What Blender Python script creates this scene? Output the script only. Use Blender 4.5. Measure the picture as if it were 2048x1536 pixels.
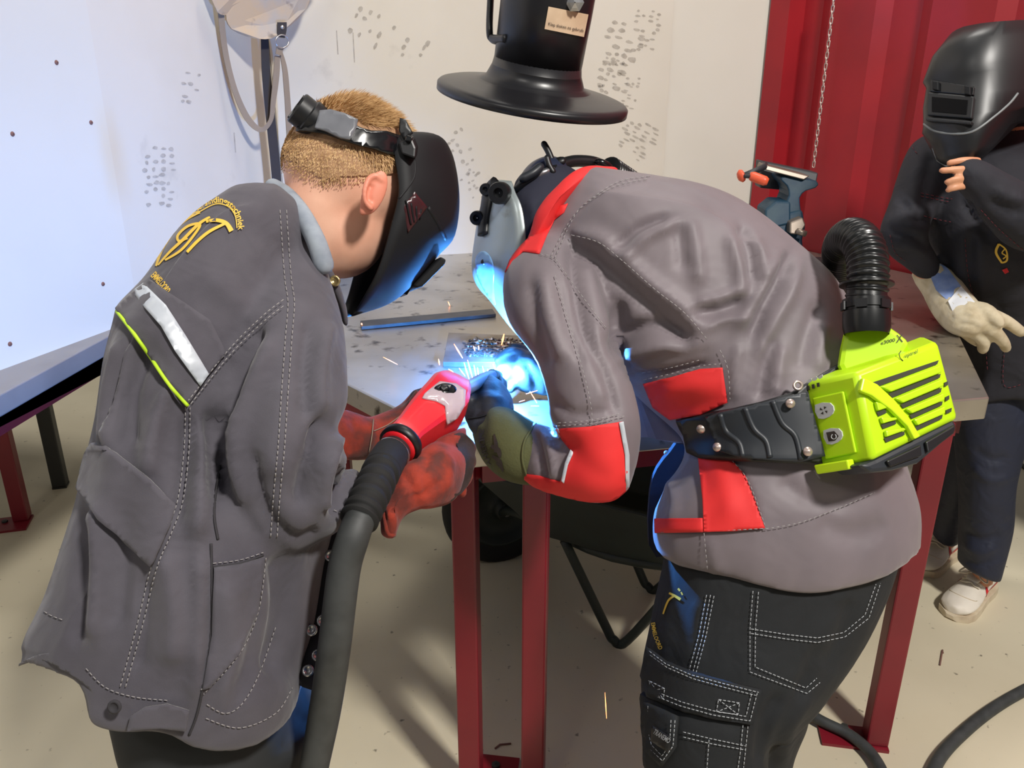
import bpy, bmesh, math, random
import numpy as np
from math import sin, cos, radians, pi
from mathutils import Vector, Matrix
from mathutils.bvhtree import BVHTree
from mathutils.geometry import delaunay_2d_cdt

random.seed(4); np.random.seed(4)
scene = bpy.context.scene
for o in list(bpy.data.objects):
    bpy.data.objects.remove(o)
COL = scene.collection

# ------------------------------------------------------------------ camera
F = 1656.0; TH = radians(21.0); H = 1.5; CX, CY = 1024.0, 768.0
FW = np.array([0, cos(TH), -sin(TH)]); UPV = np.array([0, sin(TH), cos(TH)]); RT = np.array([1.0, 0, 0])
C0 = np.array([0, 0, H])
cam_d = bpy.data.cameras.new('camera'); cam = bpy.data.objects.new('camera', cam_d); COL.objects.link(cam)
cam_d.sensor_width = 36.0; cam_d.lens = 36.0 * F / 2048.0; cam_d.clip_start = 0.05
cam.location = (0, 0, H); cam.rotation_euler = (pi / 2 - TH, 0, 0)
scene.camera = cam

# ------------------------------------------------------------------ light
world = bpy.data.worlds.new('hall_light'); scene.world = world; world.use_nodes = True
bg = world.node_tree.nodes['Background']; bg.inputs[0].default_value = (0.93, 0.95, 1.0, 1); bg.inputs[1].default_value = 0.14
scene.view_settings.view_transform = 'Standard'; scene.view_settings.look = 'None'
scene.view_settings.exposure = -0.12; scene.view_settings.gamma = 1.0; scene.view_settings.use_curve_mapping = False
def area(name, loc, target, size, power, color=(1, 0.96, 0.9)):
    d = bpy.data.lights.new(name, 'AREA'); d.shape = 'RECTANGLE'; d.size = size[0]; d.size_y = size[1]
    d.energy = power; d.color = color
    o = bpy.data.objects.new(name, d); COL.objects.link(o); o.location = loc
    o.rotation_euler = (Vector(target) - Vector(loc)).to_track_quat('-Z', 'Y').to_euler()
    return o
area('ceiling_lamp_key', (1.7, -1.0, 4.2), (0.1, 1.6, 0.8), (0.4, 0.4), 225)
area('ceiling_lamp_fill', (-1.6, -1.6, 4.4), (0.0, 1.6, 0.8), (1.0, 0.5), 28)
area('ceiling_lamp_rear', (0.6, 2.6, 4.6), (0.4, 2.0, 0.5), (1.2, 0.4), 60)
area('ceiling_lamp_far', (-3.5, 3.5, 4.6), (-2.5, 3.5, 0), (1.2, 0.4), 80)

# ------------------------------------------------------------------ pixels <-> place
def U(x, y, t):
    return C0 + t * (FW + (x - CX) / F * RT - (y - CY) / F * UPV)
def UZ(x, y, z):
    v = (y - CY) / F
    return U(x, y, (H - z) / (sin(TH) + v * cos(TH)))
def ray(x, y):
    d = FW + (x - CX) / F * RT - (y - CY) / F * UPV
    return d
def UP_(x, y, P0, n):                      # pixel on a plane
    d = ray(x, y); P0 = np.array(P0); n = np.array(n)
    return C0 + d * (np.dot(P0 - C0, n) / np.dot(d, n))
def proj(P):
    P = np.atleast_2d(np.array(P, float)) - C0
    t = P @ FW
    return np.stack([CX + F * (P @ RT) / t, CY - F * (P @ UPV) / t, t], 1)
def nrm(v):
    v = np.array(v, float); return v / (np.linalg.norm(v) + 1e-12)

def arc_light():
    d = bpy.data.lights.new('welding_arc', 'POINT'); d.energy = 58; d.color = (.07, .33, 1.0); d.shadow_soft_size = .004
    o = bpy.data.objects.new('welding_arc', d); COL.objects.link(o); o.location = tuple(U(1003, 752, 1.56)); return o
arc_light()

# ------------------------------------------------------------------ materials
def srgb(h):
    if isinstance(h, str):
        c = [int(h[i:i + 2], 16) / 255 for i in (0, 2, 4)]
    else:
        c = [x / 255 for x in h]
    return tuple(((x / 12.92) if x <= 0.04045 else ((x + 0.055) / 1.055) ** 2.4) for x in c) + (1,)
MATS = {}
def mat(name, col, rough=0.6, metal=0.0, col2=None, nscale=8.0, ndetail=4.0, nlo=0.4, nhi=0.7, bump=0.0, bscale=200.0, spec=0.5,
        col3=None, n3scale=40, n3lo=0.62, n3hi=0.72, trans=0.0, emit=None, estr=0.0, sheen=0.0, alpha=1.0, coat=0.0, bdist=0.002, wr=0.0, wscale=16.0):
    m = bpy.data.materials.new(name); m.use_nodes = True; MATS[name] = m
    nt = m.node_tree; b = nt.nodes['Principled BSDF']
    b.inputs['Base Color'].default_value = srgb(col); b.inputs['Roughness'].default_value = rough
    b.inputs['Metallic'].default_value = metal; b.inputs['Specular IOR Level'].default_value = spec
    b.inputs['Transmission Weight'].default_value = trans; b.inputs['Alpha'].default_value = alpha
    b.inputs['Sheen Weight'].default_value = sheen; b.inputs['Coat Weight'].default_value = coat
    if emit is not None:
        b.inputs['Emission Color'].default_value = srgb(emit); b.inputs['Emission Strength'].default_value = estr
    tc = nt.nodes.new('ShaderNodeTexCoord')
    def noise(s, d):
        n = nt.nodes.new('ShaderNodeTexNoise'); n.inputs['Scale'].default_value = s; n.inputs['Detail'].default_value = d
        nt.links.new(tc.outputs['Object'], n.inputs['Vector']); return n
    last = None
    if col2 is not None:
        n = noise(nscale, ndetail); r = nt.nodes.new('ShaderNodeMapRange')
        r.inputs[1].default_value = nlo; r.inputs[2].default_value = nhi
        nt.links.new(n.outputs['Fac'], r.inputs[0])
        mx = nt.nodes.new('ShaderNodeMix'); mx.data_type = 'RGBA'
        mx.inputs[6].default_value = srgb(col); mx.inputs[7].default_value = srgb(col2)
        nt.links.new(r.outputs[0], mx.inputs[0]); last = mx.outputs[2]
    if col3 is not None:
        n = noise(n3scale, 5.0); r = nt.nodes.new('ShaderNodeMapRange')
        r.inputs[1].default_value = n3lo; r.inputs[2].default_value = n3hi
        nt.links.new(n.outputs['Fac'], r.inputs[0])
        mx = nt.nodes.new('ShaderNodeMix'); mx.data_type = 'RGBA'
        if last is None: mx.inputs[6].default_value = srgb(col)
        else: nt.links.new(last, mx.inputs[6])
        mx.inputs[7].default_value = srgb(col3); nt.links.new(r.outputs[0], mx.inputs[0]); last = mx.outputs[2]
    if last is not None: nt.links.new(last, b.inputs['Base Color'])
    if bump > 0:
        n = noise(bscale, 3.0); bp = nt.nodes.new('ShaderNodeBump'); bp.inputs['Strength'].default_value = bump
        bp.inputs['Distance'].default_value = bdist
        nt.links.new(n.outputs['Fac'], bp.inputs['Height']); nt.links.new(bp.outputs[0], b.inputs['Normal'])
        if wr > 0:
            n2 = noise(wscale, 2.0); n2.inputs['Distortion'].default_value = .6; b2 = nt.nodes.new('ShaderNodeBump'); b2.inputs['Strength'].default_value = wr; b2.inputs['Distance'].default_value = .012
            nt.links.new(n2.outputs['Fac'], b2.inputs['Height']); nt.links.new(b2.outputs[0], bp.inputs['Normal'])
    return m

# ------------------------------------------------------------------ objects
def prop(o, label=None, cat=None, group=None, kind=None):
    if label: o['label'] = label
    if cat: o['category'] = cat
    if group: o['group'] = group
    if kind: o['kind'] = kind
    return o
def setpar(o, p):
    o.parent = p; o.matrix_parent_inverse = p.matrix_world.inverted() if p.type != 'EMPTY' else Matrix.Translation(-Vector(p.location))
def mesh_data(name, v, f, m, smooth=True):
    me = bpy.data.meshes.new(name); me.from_pydata([tuple(map(float, p)) for p in v], [], [tuple(int(i) for i in q) for q in f]); me.update()
    if m is not None: me.materials.append(MATS[m] if isinstance(m, str) else m)
    if smooth:
        me.polygons.foreach_set('use_smooth', [True] * len(me.polygons))
    return me
def fixn(me):
    bm = bmesh.new(); bm.from_mesh(me); bmesh.ops.recalc_face_normals(bm, faces=bm.faces); bm.to_mesh(me); bm.free()
def mk(name, vf, m, parent=None, smooth=True, auto=None, bevel=0, recalc=True):
    v, f = vf
    me = mesh_data(name, v, f, m, smooth)
    if recalc: fixn(me)
    o = bpy.data.objects.new(name, me); COL.objects.link(o)
    if parent is not None: setpar(o, parent)
    if bevel:
        b = o.modifiers.new('bevel', 'BEVEL'); b.width = bevel; b.segments = 2; b.limit_method = 'ANGLE'; b.angle_limit = radians(35)
    if auto is not None and smooth:
        me.set_sharp_from_angle(angle=radians(auto))
    return o
def thing(name, loc, label, cat, group=None):
    o = bpy.data.objects.new(name, None); COL.objects.link(o); o.location = tuple(float(x) for x in loc); o.empty_display_size = 0.05
    return prop(o, label, cat, group)

class MB:
    def __init__(s): s.v = []; s.f = []
    def add(s, vf):
        v, f = vf; k = len(s.v); s.v.extend([tuple(p) for p in v]); s.f.extend([tuple(i + k for i in q) for q in f]); return s
    def vf(s): return s.v, s.f

def catmull(K, sub):
    K = np.array(K, float); n = len(K)
    if n < 3 or sub <= 1:
        if sub <= 1: return K
        tt = np.linspace(0, 1, sub + 1)[:, None]; return K[0] * (1 - tt) + K[1] * tt
    out = []
    for i in range(n - 1):
        p0 = K[max(i - 1, 0)]; p1 = K[i]; p2 = K[i + 1]; p3 = K[min(i + 2, n - 1)]
        for k in range(sub):
            u = k / sub
            out.append(0.5 * ((2 * p1) + (-p0 + p2) * u + (2 * p0 - 5 * p1 + 4 * p2 - p3) * u * u + (-p0 + 3 * p1 - 3 * p2 + p3) * u ** 3))
    out.append(K[-1]); return np.array(out)

def skin_rings(rings, cap=True, closed_ring=True):
    rings = [np.array(r) for r in rings]; n = len(rings[0]); v = np.concatenate(rings); f = []
    for i in range(len(rings) - 1):
        for k in range(n if closed_ring else n - 1):
            a = i * n + k; b = i * n + (k + 1) % n
            f.append((a, b, b + n, a + n))
    if cap and closed_ring:
        f.append(tuple(reversed(range(n)))); k = (len(rings) - 1) * n; f.append(tuple(range(k, k + n)))
    return v, f

def tube(P, R, n=14, cap=True, flat=1.0, ref=None, round_cap=False):
    """tube along P with radii R; flat squeezes the second axis"""
    P = np.array(P, float); R = np.broadcast_to(np.array(R, float), (len(P),)).copy()
    if round_cap:
        d0 = nrm(P[0] - P[1]); d1 = nrm(P[-1] - P[-2])
        P = np.concatenate([[P[0] + d0 * R[0] * .9, P[0] + d0 * R[0] * .6], P, [P[-1] + d1 * R[-1] * .6, P[-1] + d1 * R[-1] * .9]])
        R = np.concatenate([[R[0] * .35, R[0] * .78], R, [R[-1] * .78, R[-1] * .35]])
    T = np.gradient(P, axis=0); T = T / (np.linalg.norm(T, axis=1)[:, None] + 1e-12)
    r = np.array(ref if ref is not None else [0.13, 0.2, 1.0], float)
    if abs(np.dot(nrm(r), T[0])) > .95: r = np.array([1.0, 0.1, 0])
    rings = []; a = np.linspace(0, 2 * pi, n, endpoint=False)
    N = nrm(r - T[0] * np.dot(r, T[0]))
    for i in range(len(P)):
        N = nrm(N - T[i] * np.dot(N, T[i])); B = np.cross(T[i], N)
        rings.append(P[i] + R[i] * (np.cos(a)[:, None] * N * flat + np.sin(a)[:, None] * B))
    return skin_rings(rings, cap)

def limb(keys, sub=6, n=18, round_cap=True, flat=1.0):
    """keys (px, py, half-width px, depth): tube through picture points"""
    K = catmull(keys, sub)
    P = np.array([U(k[0], k[1], k[3]) for k in K]); R = np.array([k[2] * k[3] / F for k in K])
    return tube(P, R, n, True, flat, None, round_cap)

def loft(keys, sub=6, n=28, ex=2.3, B=None, closecap=True):
    """keys (xl, yl, tl, xr, yr, tr, thick): rings spanned by a pixel pair and a thickness across the spine"""
    K = catmull(keys, sub)
    L = np.array([U(k[0], k[1], k[2]) for k in K]); Rr = np.array([U(k[3], k[4], k[5]) for k in K])
    Cn = (L + Rr) / 2; A = (Rr - L) / 2; T = np.gradient(Cn, axis=0)
    a = np.linspace(0, 2 * pi, n, endpoint=False); ca = np.cos(a); sa = np.sin(a)
    ca = np.sign(ca) * np.abs(ca) ** (2 / ex); sa = np.sign(sa) * np.abs(sa) ** (2 / ex)
    rings = []
    for i in range(len(K)):
        b = nrm(np.cross(A[i], T[i])) if B is None else nrm(np.array(B) - nrm(A[i]) * np.dot(B, nrm(A[i])))
        if np.dot(b, FW) < 0: b = -b
        rings.append(Cn[i] + ca[:, None] * A[i] + sa[:, None] * b * K[i][6] / 2)
    if closecap:
        def shr(r, d, s): c = r.mean(0); return c + (r - c) * s + d
        d0 = nrm(Cn[0] - Cn[1]) * .006; d1 = nrm(Cn[-1] - Cn[-2]) * .006
        rings = [shr(rings[0], d0, .85)] + rings + [shr(rings[-1], d1, .85)]
    return skin_rings(rings)

def box(c, ax, ay, az):
    c = np.array(c, float); ax = np.array(ax, float) / 2; ay = np.array(ay, float) / 2; az = np.array(az, float) / 2
    v = [c + i * ax + j * ay + k * az for k in (-1, 1) for j in (-1, 1) for i in (-1, 1)]
    return v, [(0, 2, 3, 1), (4, 5, 7, 6), (0, 1, 5, 4), (2, 6, 7, 3), (0, 4, 6, 2), (1, 3, 7, 5)]
def cyl(p0, p1, r0, r1=None, n=20):
    return tube([p0, p1], [r0, r0 if r1 is None else r1], n)
def frame(axis, ref=(0, 0, 1)):
    a = nrm(axis); r = np.array(ref, float)
    if abs(np.dot(a, nrm(r))) > .97: r = np.array([1.0, 0, 0])
    x = nrm(np.cross(r, a)); y = np.cross(a, x); return x, y, a
def lathe(p, axis, prof, n=40, cap=False):
    """prof: (radius, height along axis)"""
    x, y, a = frame(axis); p = np.array(p, float); an = np.linspace(0, 2 * pi, n, endpoint=False)
    rings = [p + a * h + r * (np.cos(an)[:, None] * x + np.sin(an)[:, None] * y) for r, h in prof]
    return skin_rings(rings, cap)
def ellipsoid(c, ax, ay, az, n=24, m=16):
    c = np.array(c, float); rings = []
    an = np.linspace(0, 2 * pi, n, endpoint=False)
    for j in range(1, m):
        th = pi * j / m
        rings.append(c + np.cos(th) * np.array(az) + np.sin(th) * (np.cos(an)[:, None] * np.array(ax) + np.sin(an)[:, None] * np.array(ay)))
    return skin_rings(rings)
def prism(poly, d):
    poly = [np.array(p, float) for p in poly]; n = len(poly); d = np.array(d, float)
    v = poly + [p + d for p in poly]
    return v, [tuple(reversed(range(n))), tuple(range(n, 2 * n))] + [(i, (i + 1) % n, n + (i + 1) % n, n + i) for i in range(n)]
def plate(poly, P0, n, thick, off=0.0):
    """pixel outline laid on the plane (P0, n), standing proud by thick towards the camera side"""
    n = nrm(n)
    if np.dot(n, C0 - np.array(P0)) < 0: n = -n
    return prism([UP_(x, y, P0, n) + n * off for x, y in poly], n * thick)
def smooth_poly(poly, sub=4):
    K = np.array(list(poly) + [poly[0]], float); n = len(poly); out = []
    for i in range(n):
        p0, p1, p2, p3 = K[(i - 1) % n], K[i], K[(i + 1) % n], K[(i + 2) % n]
        for k in range(sub):
            u = k / sub
            out.append(tuple(0.5 * ((2 * p1) + (-p0 + p2) * u + (2 * p0 - 5 * p1 + 4 * p2 - p3) * u * u + (-p0 + 3 * p1 - 3 * p2 + p3) * u ** 3)))
    return out

# ------------------------------------------------------------------ cloth and skin surfaces
def remesh(parts, voxel=0.007, it=4, fac=0.5):
    mb = MB()
    for p in parts: mb.add(p)
    me = mesh_data('tmp', mb.v, mb.f, None); fixn(me)
    o = bpy.data.objects.new('tmp', me); COL.objects.link(o)
    r = o.modifiers.new('r', 'REMESH'); r.mode = 'VOXEL'; r.voxel_size = voxel; r.adaptivity = 0
    s = o.modifiers.new('s', 'SMOOTH'); s.iterations = it; s.factor = fac
    dg = bpy.context.evaluated_depsgraph_get(); dg.update()
    e = o.evaluated_get(dg); m2 = e.to_mesh()
    n = len(m2.vertices); v = np.empty(n * 3); m2.vertices.foreach_get('co', v); v = v.reshape(-1, 3)
    f = [tuple(p.vertices) for p in m2.polygons]
    e.to_mesh_clear(); bpy.data.objects.remove(o)
    return Surf(v, f)

def in_poly(px, py, poly):
    px = np.asarray(px); py = np.asarray(py); r = np.zeros(px.shape, bool); n = len(poly); j = n - 1
    for i in range(n):
        xi, yi = poly[i]; xj, yj = poly[j]
        c = ((yi > py) != (yj > py)) & (px < (xj - xi) * (py - yi) / (yj - yi + 1e-12) + xi); r ^= c; j = i
    return r

class Surf:
    def __init__(s, v, f): s.v = np.array(v, float); s.f = f; s.up()
    def up(s):
        s.bvh = BVHTree.FromPolygons([tuple(p) for p in s.v], s.f)
    def hit(s, x, y):
        d = Vector(ray(x, y)); h = s.bvh.ray_cast(Vector(C0), d.normalized())
        return h if h[0] is not None else None
    def pt(s, x, y, tref=None):
        h = s.hit(x, y)
        if h is not None: return np.array(h[0]), np.array(h[1]), True
        if tref is None: tref = getattr(s, 'tref', 1.3)
        q = U(x, y, tref); l = s.bvh.find_nearest(Vector(q))
        p = np.array(l[0]); n = np.array(l[1]); return p, n, False
    def normals(s):
        n = np.zeros_like(s.v)
        for q in s.f:
            a, b, c = s.v[q[0]], s.v[q[1]], s.v[q[2]]; nn = np.cross(b - a, c - a)
            for i in q: n[i] += nn
        return n / (np.linalg.norm(n, axis=1)[:, None] + 1e-12)
    def visible(s, tol=0.02):
        pr = proj(s.v); out = np.zeros(len(s.v), bool); dc = Vector(C0)
        for i, p in enumerate(s.v):
            d = Vector(p) - dc; L = d.length; h = s.bvh.ray_cast(dc, d / L)
            if h[0] is None or h[3] > L - tol: out[i] = True
        return out, pr
    def fit(s, outline, sigma=60, lim=70, it=2, closed=True, step=22):
        """pull the seen contour onto the outline, vertices keep their depth"""
        o = np.array(outline, float); seg = []
        m = len(o) if closed else len(o) - 1
        area_ = 0.5 * sum(o[i][0] * o[(i + 1) % len(o)][1] - o[(i + 1) % len(o)][0] * o[i][1] for i in range(len(o)))
        sg = 1 if area_ > 0 else -1
        for i in range(m):
            a = o[i]; b = o[(i + 1) % len(o)]; L = np.linalg.norm(b - a)
            if L < 1: continue
            nn = np.array([b[1] - a[1], -(b[0] - a[0])]) / L * sg
            k = max(1, int(L / step))
            for j in range(k): seg.append((a + (b - a) * (j + .5) / k, nn))
        for _ in range(it):
            src = []; dis = []
            for p, nn in seg:
                best = None
                for q in range(-lim, lim + 1, 2):
                    if s.hit(*(p + nn * q)) is not None: best = q
                if best is None or best >= lim - 1: continue
                src.append(p + nn * best); dis.append(-nn * best)
            src = np.array(src); dis = np.array(dis); pr = proj(s.v); D = np.zeros((len(s.v), 2))
            for a in range(0, len(s.v), 4000):
                q = pr[a:a + 4000, :2]; d2 = ((q[:, None, :] - src[None]) ** 2).sum(2)
                w = np.exp(-d2 / sigma ** 2); D[a:a + 4000] = (w @ dis) / (w.sum(1)[:, None] + .25)
            s.v = np.array([U(pr[i, 0] + D[i, 0], pr[i, 1] + D[i, 1], pr[i, 2]) for i in range(len(s.v))]); s.up()
        return s
    def folds(s, strokes, noise=None):
        """strokes: (points px, half width px, height m) ridges (+) and valleys (-) in the cloth"""
        vis, pr = s.visible(); nm = s.normals()
        away = (nm * (s.v - C0)).sum(1) > 0
        if (away & vis).sum() > (~away & vis).sum(): nm = -nm
        D = np.zeros(len(s.v)); P = pr[:, :2]
        for st in strokes:
            pts, w, h = st[:3]
            pts = catmull(pts, 5) if len(pts) > 2 else np.array(pts, float)
            best = np.full(len(P), 1e9); tb = np.zeros(len(P)); L = len(pts) - 1
            for i in range(L):
                a = pts[i]; d = pts[i + 1] - a; k = np.clip(((P - a) @ d) / (d @ d + 1e-9), 0, 1)
                dd = np.linalg.norm(P - (a + k[:, None] * d), axis=1); u = dd < best
                best[u] = dd[u]; tb[u] = (i + k[u]) / L
            prof = np.exp(-(best / w) ** 2); end = np.clip(np.minimum(tb, 1 - tb) * 5 + .25, 0, 1)
            D += np.where(vis, prof * end * h, 0)
        s.v = s.v + nm * D[:, None]; s.up(); return s
    def obj(s, name, m, parent=None):
        o = mk(name, (s.v, s.f), m, parent, True); return o

def on_surf(s, x, y, cx=None, cy=None):
    """depth of the surface under a picture point; a miss slides towards (cx, cy)"""
    h = s.hit(x, y)
    if h is None and cx is not None:
        for k in range(1, 60):
            q = k / 60.0; X, Y = x + (cx - x) * q, y + (cy - y) * q
            h = s.hit(X, Y)
            if h is not None: x, y = X, Y; break
    if h is None: return None
    return x, y, float((np.array(h[0]) - C0) @ FW)
def patch(s, poly, off=0.0016, step=11, it=4):
    """a cloth piece laid on a surface, its outline given in picture points"""
    o = []; n = len(poly)
    for i in range(n):
        a = np.array(poly[i], float); b = np.array(poly[(i + 1) % n], float); k = max(1, int(np.linalg.norm(b - a) / step))
        for j in range(k): o.append(a + (b - a) * j / k)
    m = len(o); xs = [p[0] for p in o]; ys = [p[1] for p in o]; pts = [Vector((p[0], p[1])) for p in o]
    gx, gy = np.meshgrid(np.arange(min(xs) + step * .5, max(xs), step), np.arange(min(ys) + step * .5, max(ys), step))
    gx = gx.ravel(); gy = gy.ravel(); ins = in_poly(gx, gy, poly); oa = np.array(o)
    for x, y in zip(gx[ins], gy[ins]):
        if np.min(np.hypot(oa[:, 0] - x, oa[:, 1] - y)) > step * .45: pts.append(Vector((x, y)))
    r = delaunay_2d_cdt(pts, [(i, (i + 1) % m) for i in range(m)], [list(range(m))], 1, 1e-4)
    cx, cy = np.mean(xs), np.mean(ys); Q = []
    for p in r[0]:
        q = on_surf(s, p[0], p[1], cx, cy); Q.append(q if q is not None else (p[0], p[1], np.nan))
    Q = np.array(Q); Q[np.isnan(Q[:, 2]), 2] = np.nanmedian(Q[:, 2])
    nb_ = [set() for _ in Q]
    for f in r[2]:
        for i in range(len(f)): nb_[f[i]].add(f[i - 1]); nb_[f[i - 1]].add(f[i])
    for _ in range(it):
        t2 = Q[:, 2].copy()
        for i, b in enumerate(nb_):
            if b: t2[i] = min(Q[i, 2] + .001, .5 * Q[i, 2] + .5 * np.mean([Q[j, 2] for j in b]))
        Q[:, 2] = t2
    return [U(x, y, t - off * 1.3) for x, y, t in Q], [tuple(reversed(f)) for f in r[2]]

def seam(s, pts, r=0.0006, dash=(7, 4), off=0.0012, n=4, curve=True, jump=None):
    """a line of thread along picture points on a surface"""
    mb = MB()
    K = catmull(pts, 8) if (len(pts) > 2 and curve) else np.array(pts, float)
    d = np.concatenate([[0], np.cumsum(np.linalg.norm(np.diff(K, axis=0), axis=1))]); L = d[-1]
    S_ = np.arange(0, L + 2, 3.0); X = np.interp(S_, d, K[:, 0]); Y = np.interp(S_, d, K[:, 1])
    T = np.array([(lambda h: h[2] if h else np.nan)(on_surf(s, x, y)) for x, y in zip(X, Y)]); ok = ~np.isnan(T)
    if jump: ok &= np.nan_to_num(T, nan=9.0) < np.nanmin(T) + jump
    if ok.sum() < 3: return [], []
    T = np.interp(S_, S_[ok], T[ok]); T = np.minimum(T, np.convolve(np.pad(T, 3, 'edge'), np.ones(7) / 7, 'valid') + .001)
    okf = lambda q: ok[min(int(q / 3), len(ok) - 1)]
    def P(q): return U(np.interp(q, S_, X), np.interp(q, S_, Y), np.interp(q, S_, T) - off * 1.3)
    if dash:
        q = 0
        while q < L - 1:
            e = min(q + dash[0], L)
            if okf(q) and okf(e): mb.add(tube([P(q), P((q + e) / 2), P(e)], r, n))
            q += dash[0] + dash[1]
    else:
        k = max(2, int(L / 6)); g = [L * i / k for i in range(k + 1) if okf(L * i / k)]
        if len(g) > 1: mb.add(tube([P(q) for q in g], r, n))
    return mb.vf()

_fc = {}
def glyphs(txt, bold=False):
    """flat triangulated text: verts (em units, baseline 0, x from 0), faces, width"""
    cu = bpy.data.curves.new('t', 'FONT'); cu.body = txt; cu.resolution_u = 3
    if bold: cu.offset = 0.02
    o = bpy.data.objects.new('t', cu); COL.objects.link(o); dg = bpy.context.evaluated_depsgraph_get(); dg.update()
    e = o.evaluated_get(dg); me = e.to_mesh(); v = np.array([tuple(p.co) for p in me.vertices]); f = [tuple(p.vertices) for p in me.polygons]
    e.to_mesh_clear(); bpy.data.objects.remove(o); bpy.data.curves.remove(cu)
    if len(v) == 0: return np.zeros((0, 3)), [], 0
    w = v[:, 0].max(); return v, f, w
def text_map(txt, fn, bold=False):
    """fn(a, b): a 0..1 along the line, b in cap heights -> 3D point"""
    v, f, w = glyphs(txt, bold); x0 = v[:, 0].min(); return [fn((p[0] - x0) / (w - x0), p[1] / 0.7) for p in v], f
def text_on(s, txt, path, hpx, off=0.0018, bold=False, up=-1):
    """text along a pixel path on a surface; letters stand on the path, height hpx"""
    K = catmull(path, 8) if len(path) > 2 else np.array(path, float)
    d = np.concatenate([[0], np.cumsum(np.linalg.norm(np.diff(K, axis=0), axis=1))]); d /= d[-1]
    def fn(a, b):
        x = np.interp(a, d, K[:, 0]); y = np.interp(a, d, K[:, 1])
        x2 = np.interp(min(a + .03, 1), d, K[:, 0]) - np.interp(max(a - .03, 0), d, K[:, 0]); y2 = np.interp(min(a + .03, 1), d, K[:, 1]) - np.interp(max(a - .03, 0), d, K[:, 1])
        L = math.hypot(x2, y2); nx, ny = y2 / L, -x2 / L
        px, py = x + nx * b * hpx, y + ny * b * hpx
        h = on_surf(s, px, py, K[:, 0].mean(), K[:, 1].mean())
        return U(h[0], h[1], h[2] - off * 1.3) if h else U(px, py, 1.3)
    return text_map(txt, fn, bold)
def stroke_on(s, pts, wpx, off=0.0018, taper=True):
    """a painted brush stroke on a surface: ribbon following picture points; pts (x, y[, w])"""
    P = np.array([(p[0], p[1], p[2] if len(p) > 2 else wpx) for p in pts], float); K = catmull(P, 6) if len(P) > 2 else P
    v = []; f = []
    T = np.gradient(K[:, :2], axis=0)
    for i, k in enumerate(K):
        t = T[i] / (np.linalg.norm(T[i]) + 1e-9); n = np.array([-t[1], t[0]])
        for q in (-.5, .5):
            c = K[:, :2].mean(0); h = on_surf(s, *(k[:2] + n * q * k[2]), *c)
            v.append(U(h[0], h[1], h[2] - off * 1.3) if h else U(k[0], k[1], 1.3))
    for i in range(len(K) - 1): f.append((2 * i, 2 * i + 1, 2 * i + 3, 2 * i + 2))
    return v, f
class PlaneS:
    """a plane with the same interface as a cloth surface"""
    def __init__(s, P0, n): s.P0 = np.array(P0, float); s.n = nrm(n); s.n = s.n if np.dot(s.n, C0 - s.P0) > 0 else -s.n
    def pt(s, x, y, tref=None): return UP_(x, y, s.P0, s.n), s.n, True
    def hit(s, x, y): return (UP_(x, y, s.P0, s.n), s.n)
# ================================================================== materials of the place
mat('floor_paint', (214, 204, 178), 0.55, col2=(196, 186, 160), nscale=1.6, nlo=.35, nhi=.75, col3=(120, 112, 96), n3scale=42, n3lo=.67, n3hi=.76, bump=.08, bscale=60)
mat('wall_white', (208, 202, 190), 0.5, col2=(198, 191, 178), nscale=2.2, nlo=.45, nhi=.8, col3=(172, 166, 156), n3scale=7, n3lo=.66, n3hi=.86)
mat('wall_clean', (212, 208, 198), 0.5, col2=(204, 200, 189), nscale=1.3)
mat('scuff', (160, 153, 142), 0.8, col2=(178, 171, 160), nscale=60, nlo=.35, nhi=.6)
mat('rust_spot', (120, 84, 74), 0.8)
mat('red_paint', (152, 16, 28), 0.55, col2=(138, 14, 26), nscale=5, bump=.03, bscale=120)
mat('red_leg', (128, 24, 38), 0.38, col2=(112, 20, 34), nscale=4)
mat('dark_leg', (48, 50, 48), 0.5)
mat('steel_top', (186, 180, 170), 0.36, metal=.85, col2=(146, 138, 126), nscale=3.0, nlo=.42, nhi=.72, col3=(72, 66, 60), n3scale=22, n3lo=.60, n3hi=.72, bump=.05, bscale=30)
mat('steel_edge', (168, 165, 158), 0.35, metal=.7, col2=(130, 126, 120), nscale=10)
mat('steel_bench', (150, 146, 146), 0.45, metal=.4, col2=(128, 124, 124), nscale=4)
mat('chain_metal', (196, 178, 170), 0.35, metal=.7)
mat('black_metal', (22, 22, 26), 0.33, col2=(34, 34, 36), nscale=4, bump=.03, bscale=80)
mat('black_plastic', (20, 21, 24), 0.42, bump=.02, bscale=300)
mat('black_gloss', (16, 17, 20), 0.22)
mat('grey_plastic', (120, 122, 128), 0.35)
mat('sticker', (216, 190, 160), 0.5, col2=(200, 172, 142), nscale=30)
mat('print_dark', (60, 52, 48), 0.7)
mat('zinc', (190, 190, 192), 0.3, metal=.9)
mat('leather_apron', (168, 160, 152), 0.75, col2=(186, 162, 132), nscale=9, nlo=.42, nhi=.6, col3=(120, 110, 104), n3scale=22, bump=.15, bscale=60)
mat('strap_dark', (52, 48, 50), 0.8)
mat('strap_tan', (142, 126, 108), 0.8)
mat('green_paint', (38, 46, 42), 0.55, col2=(30, 36, 33), nscale=9)
mat('rubber', (18, 18, 18), 0.8)
mat('cable_rubber', (62, 64, 64), 0.6, col2=(48, 50, 50), nscale=30)
mat('vise_blue', (22, 54, 74), 0.5, spec=.3, col2=(40, 66, 80), nscale=14, nlo=.5, nhi=.65)
mat('vise_steel', (128, 118, 108), 0.4, metal=.7)
mat('vise_dark', (40, 44, 48), 0.5)
mat('orange_grip', (224, 92, 58), 0.4)
mat('plaster', (206, 202, 192), 0.7)

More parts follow.
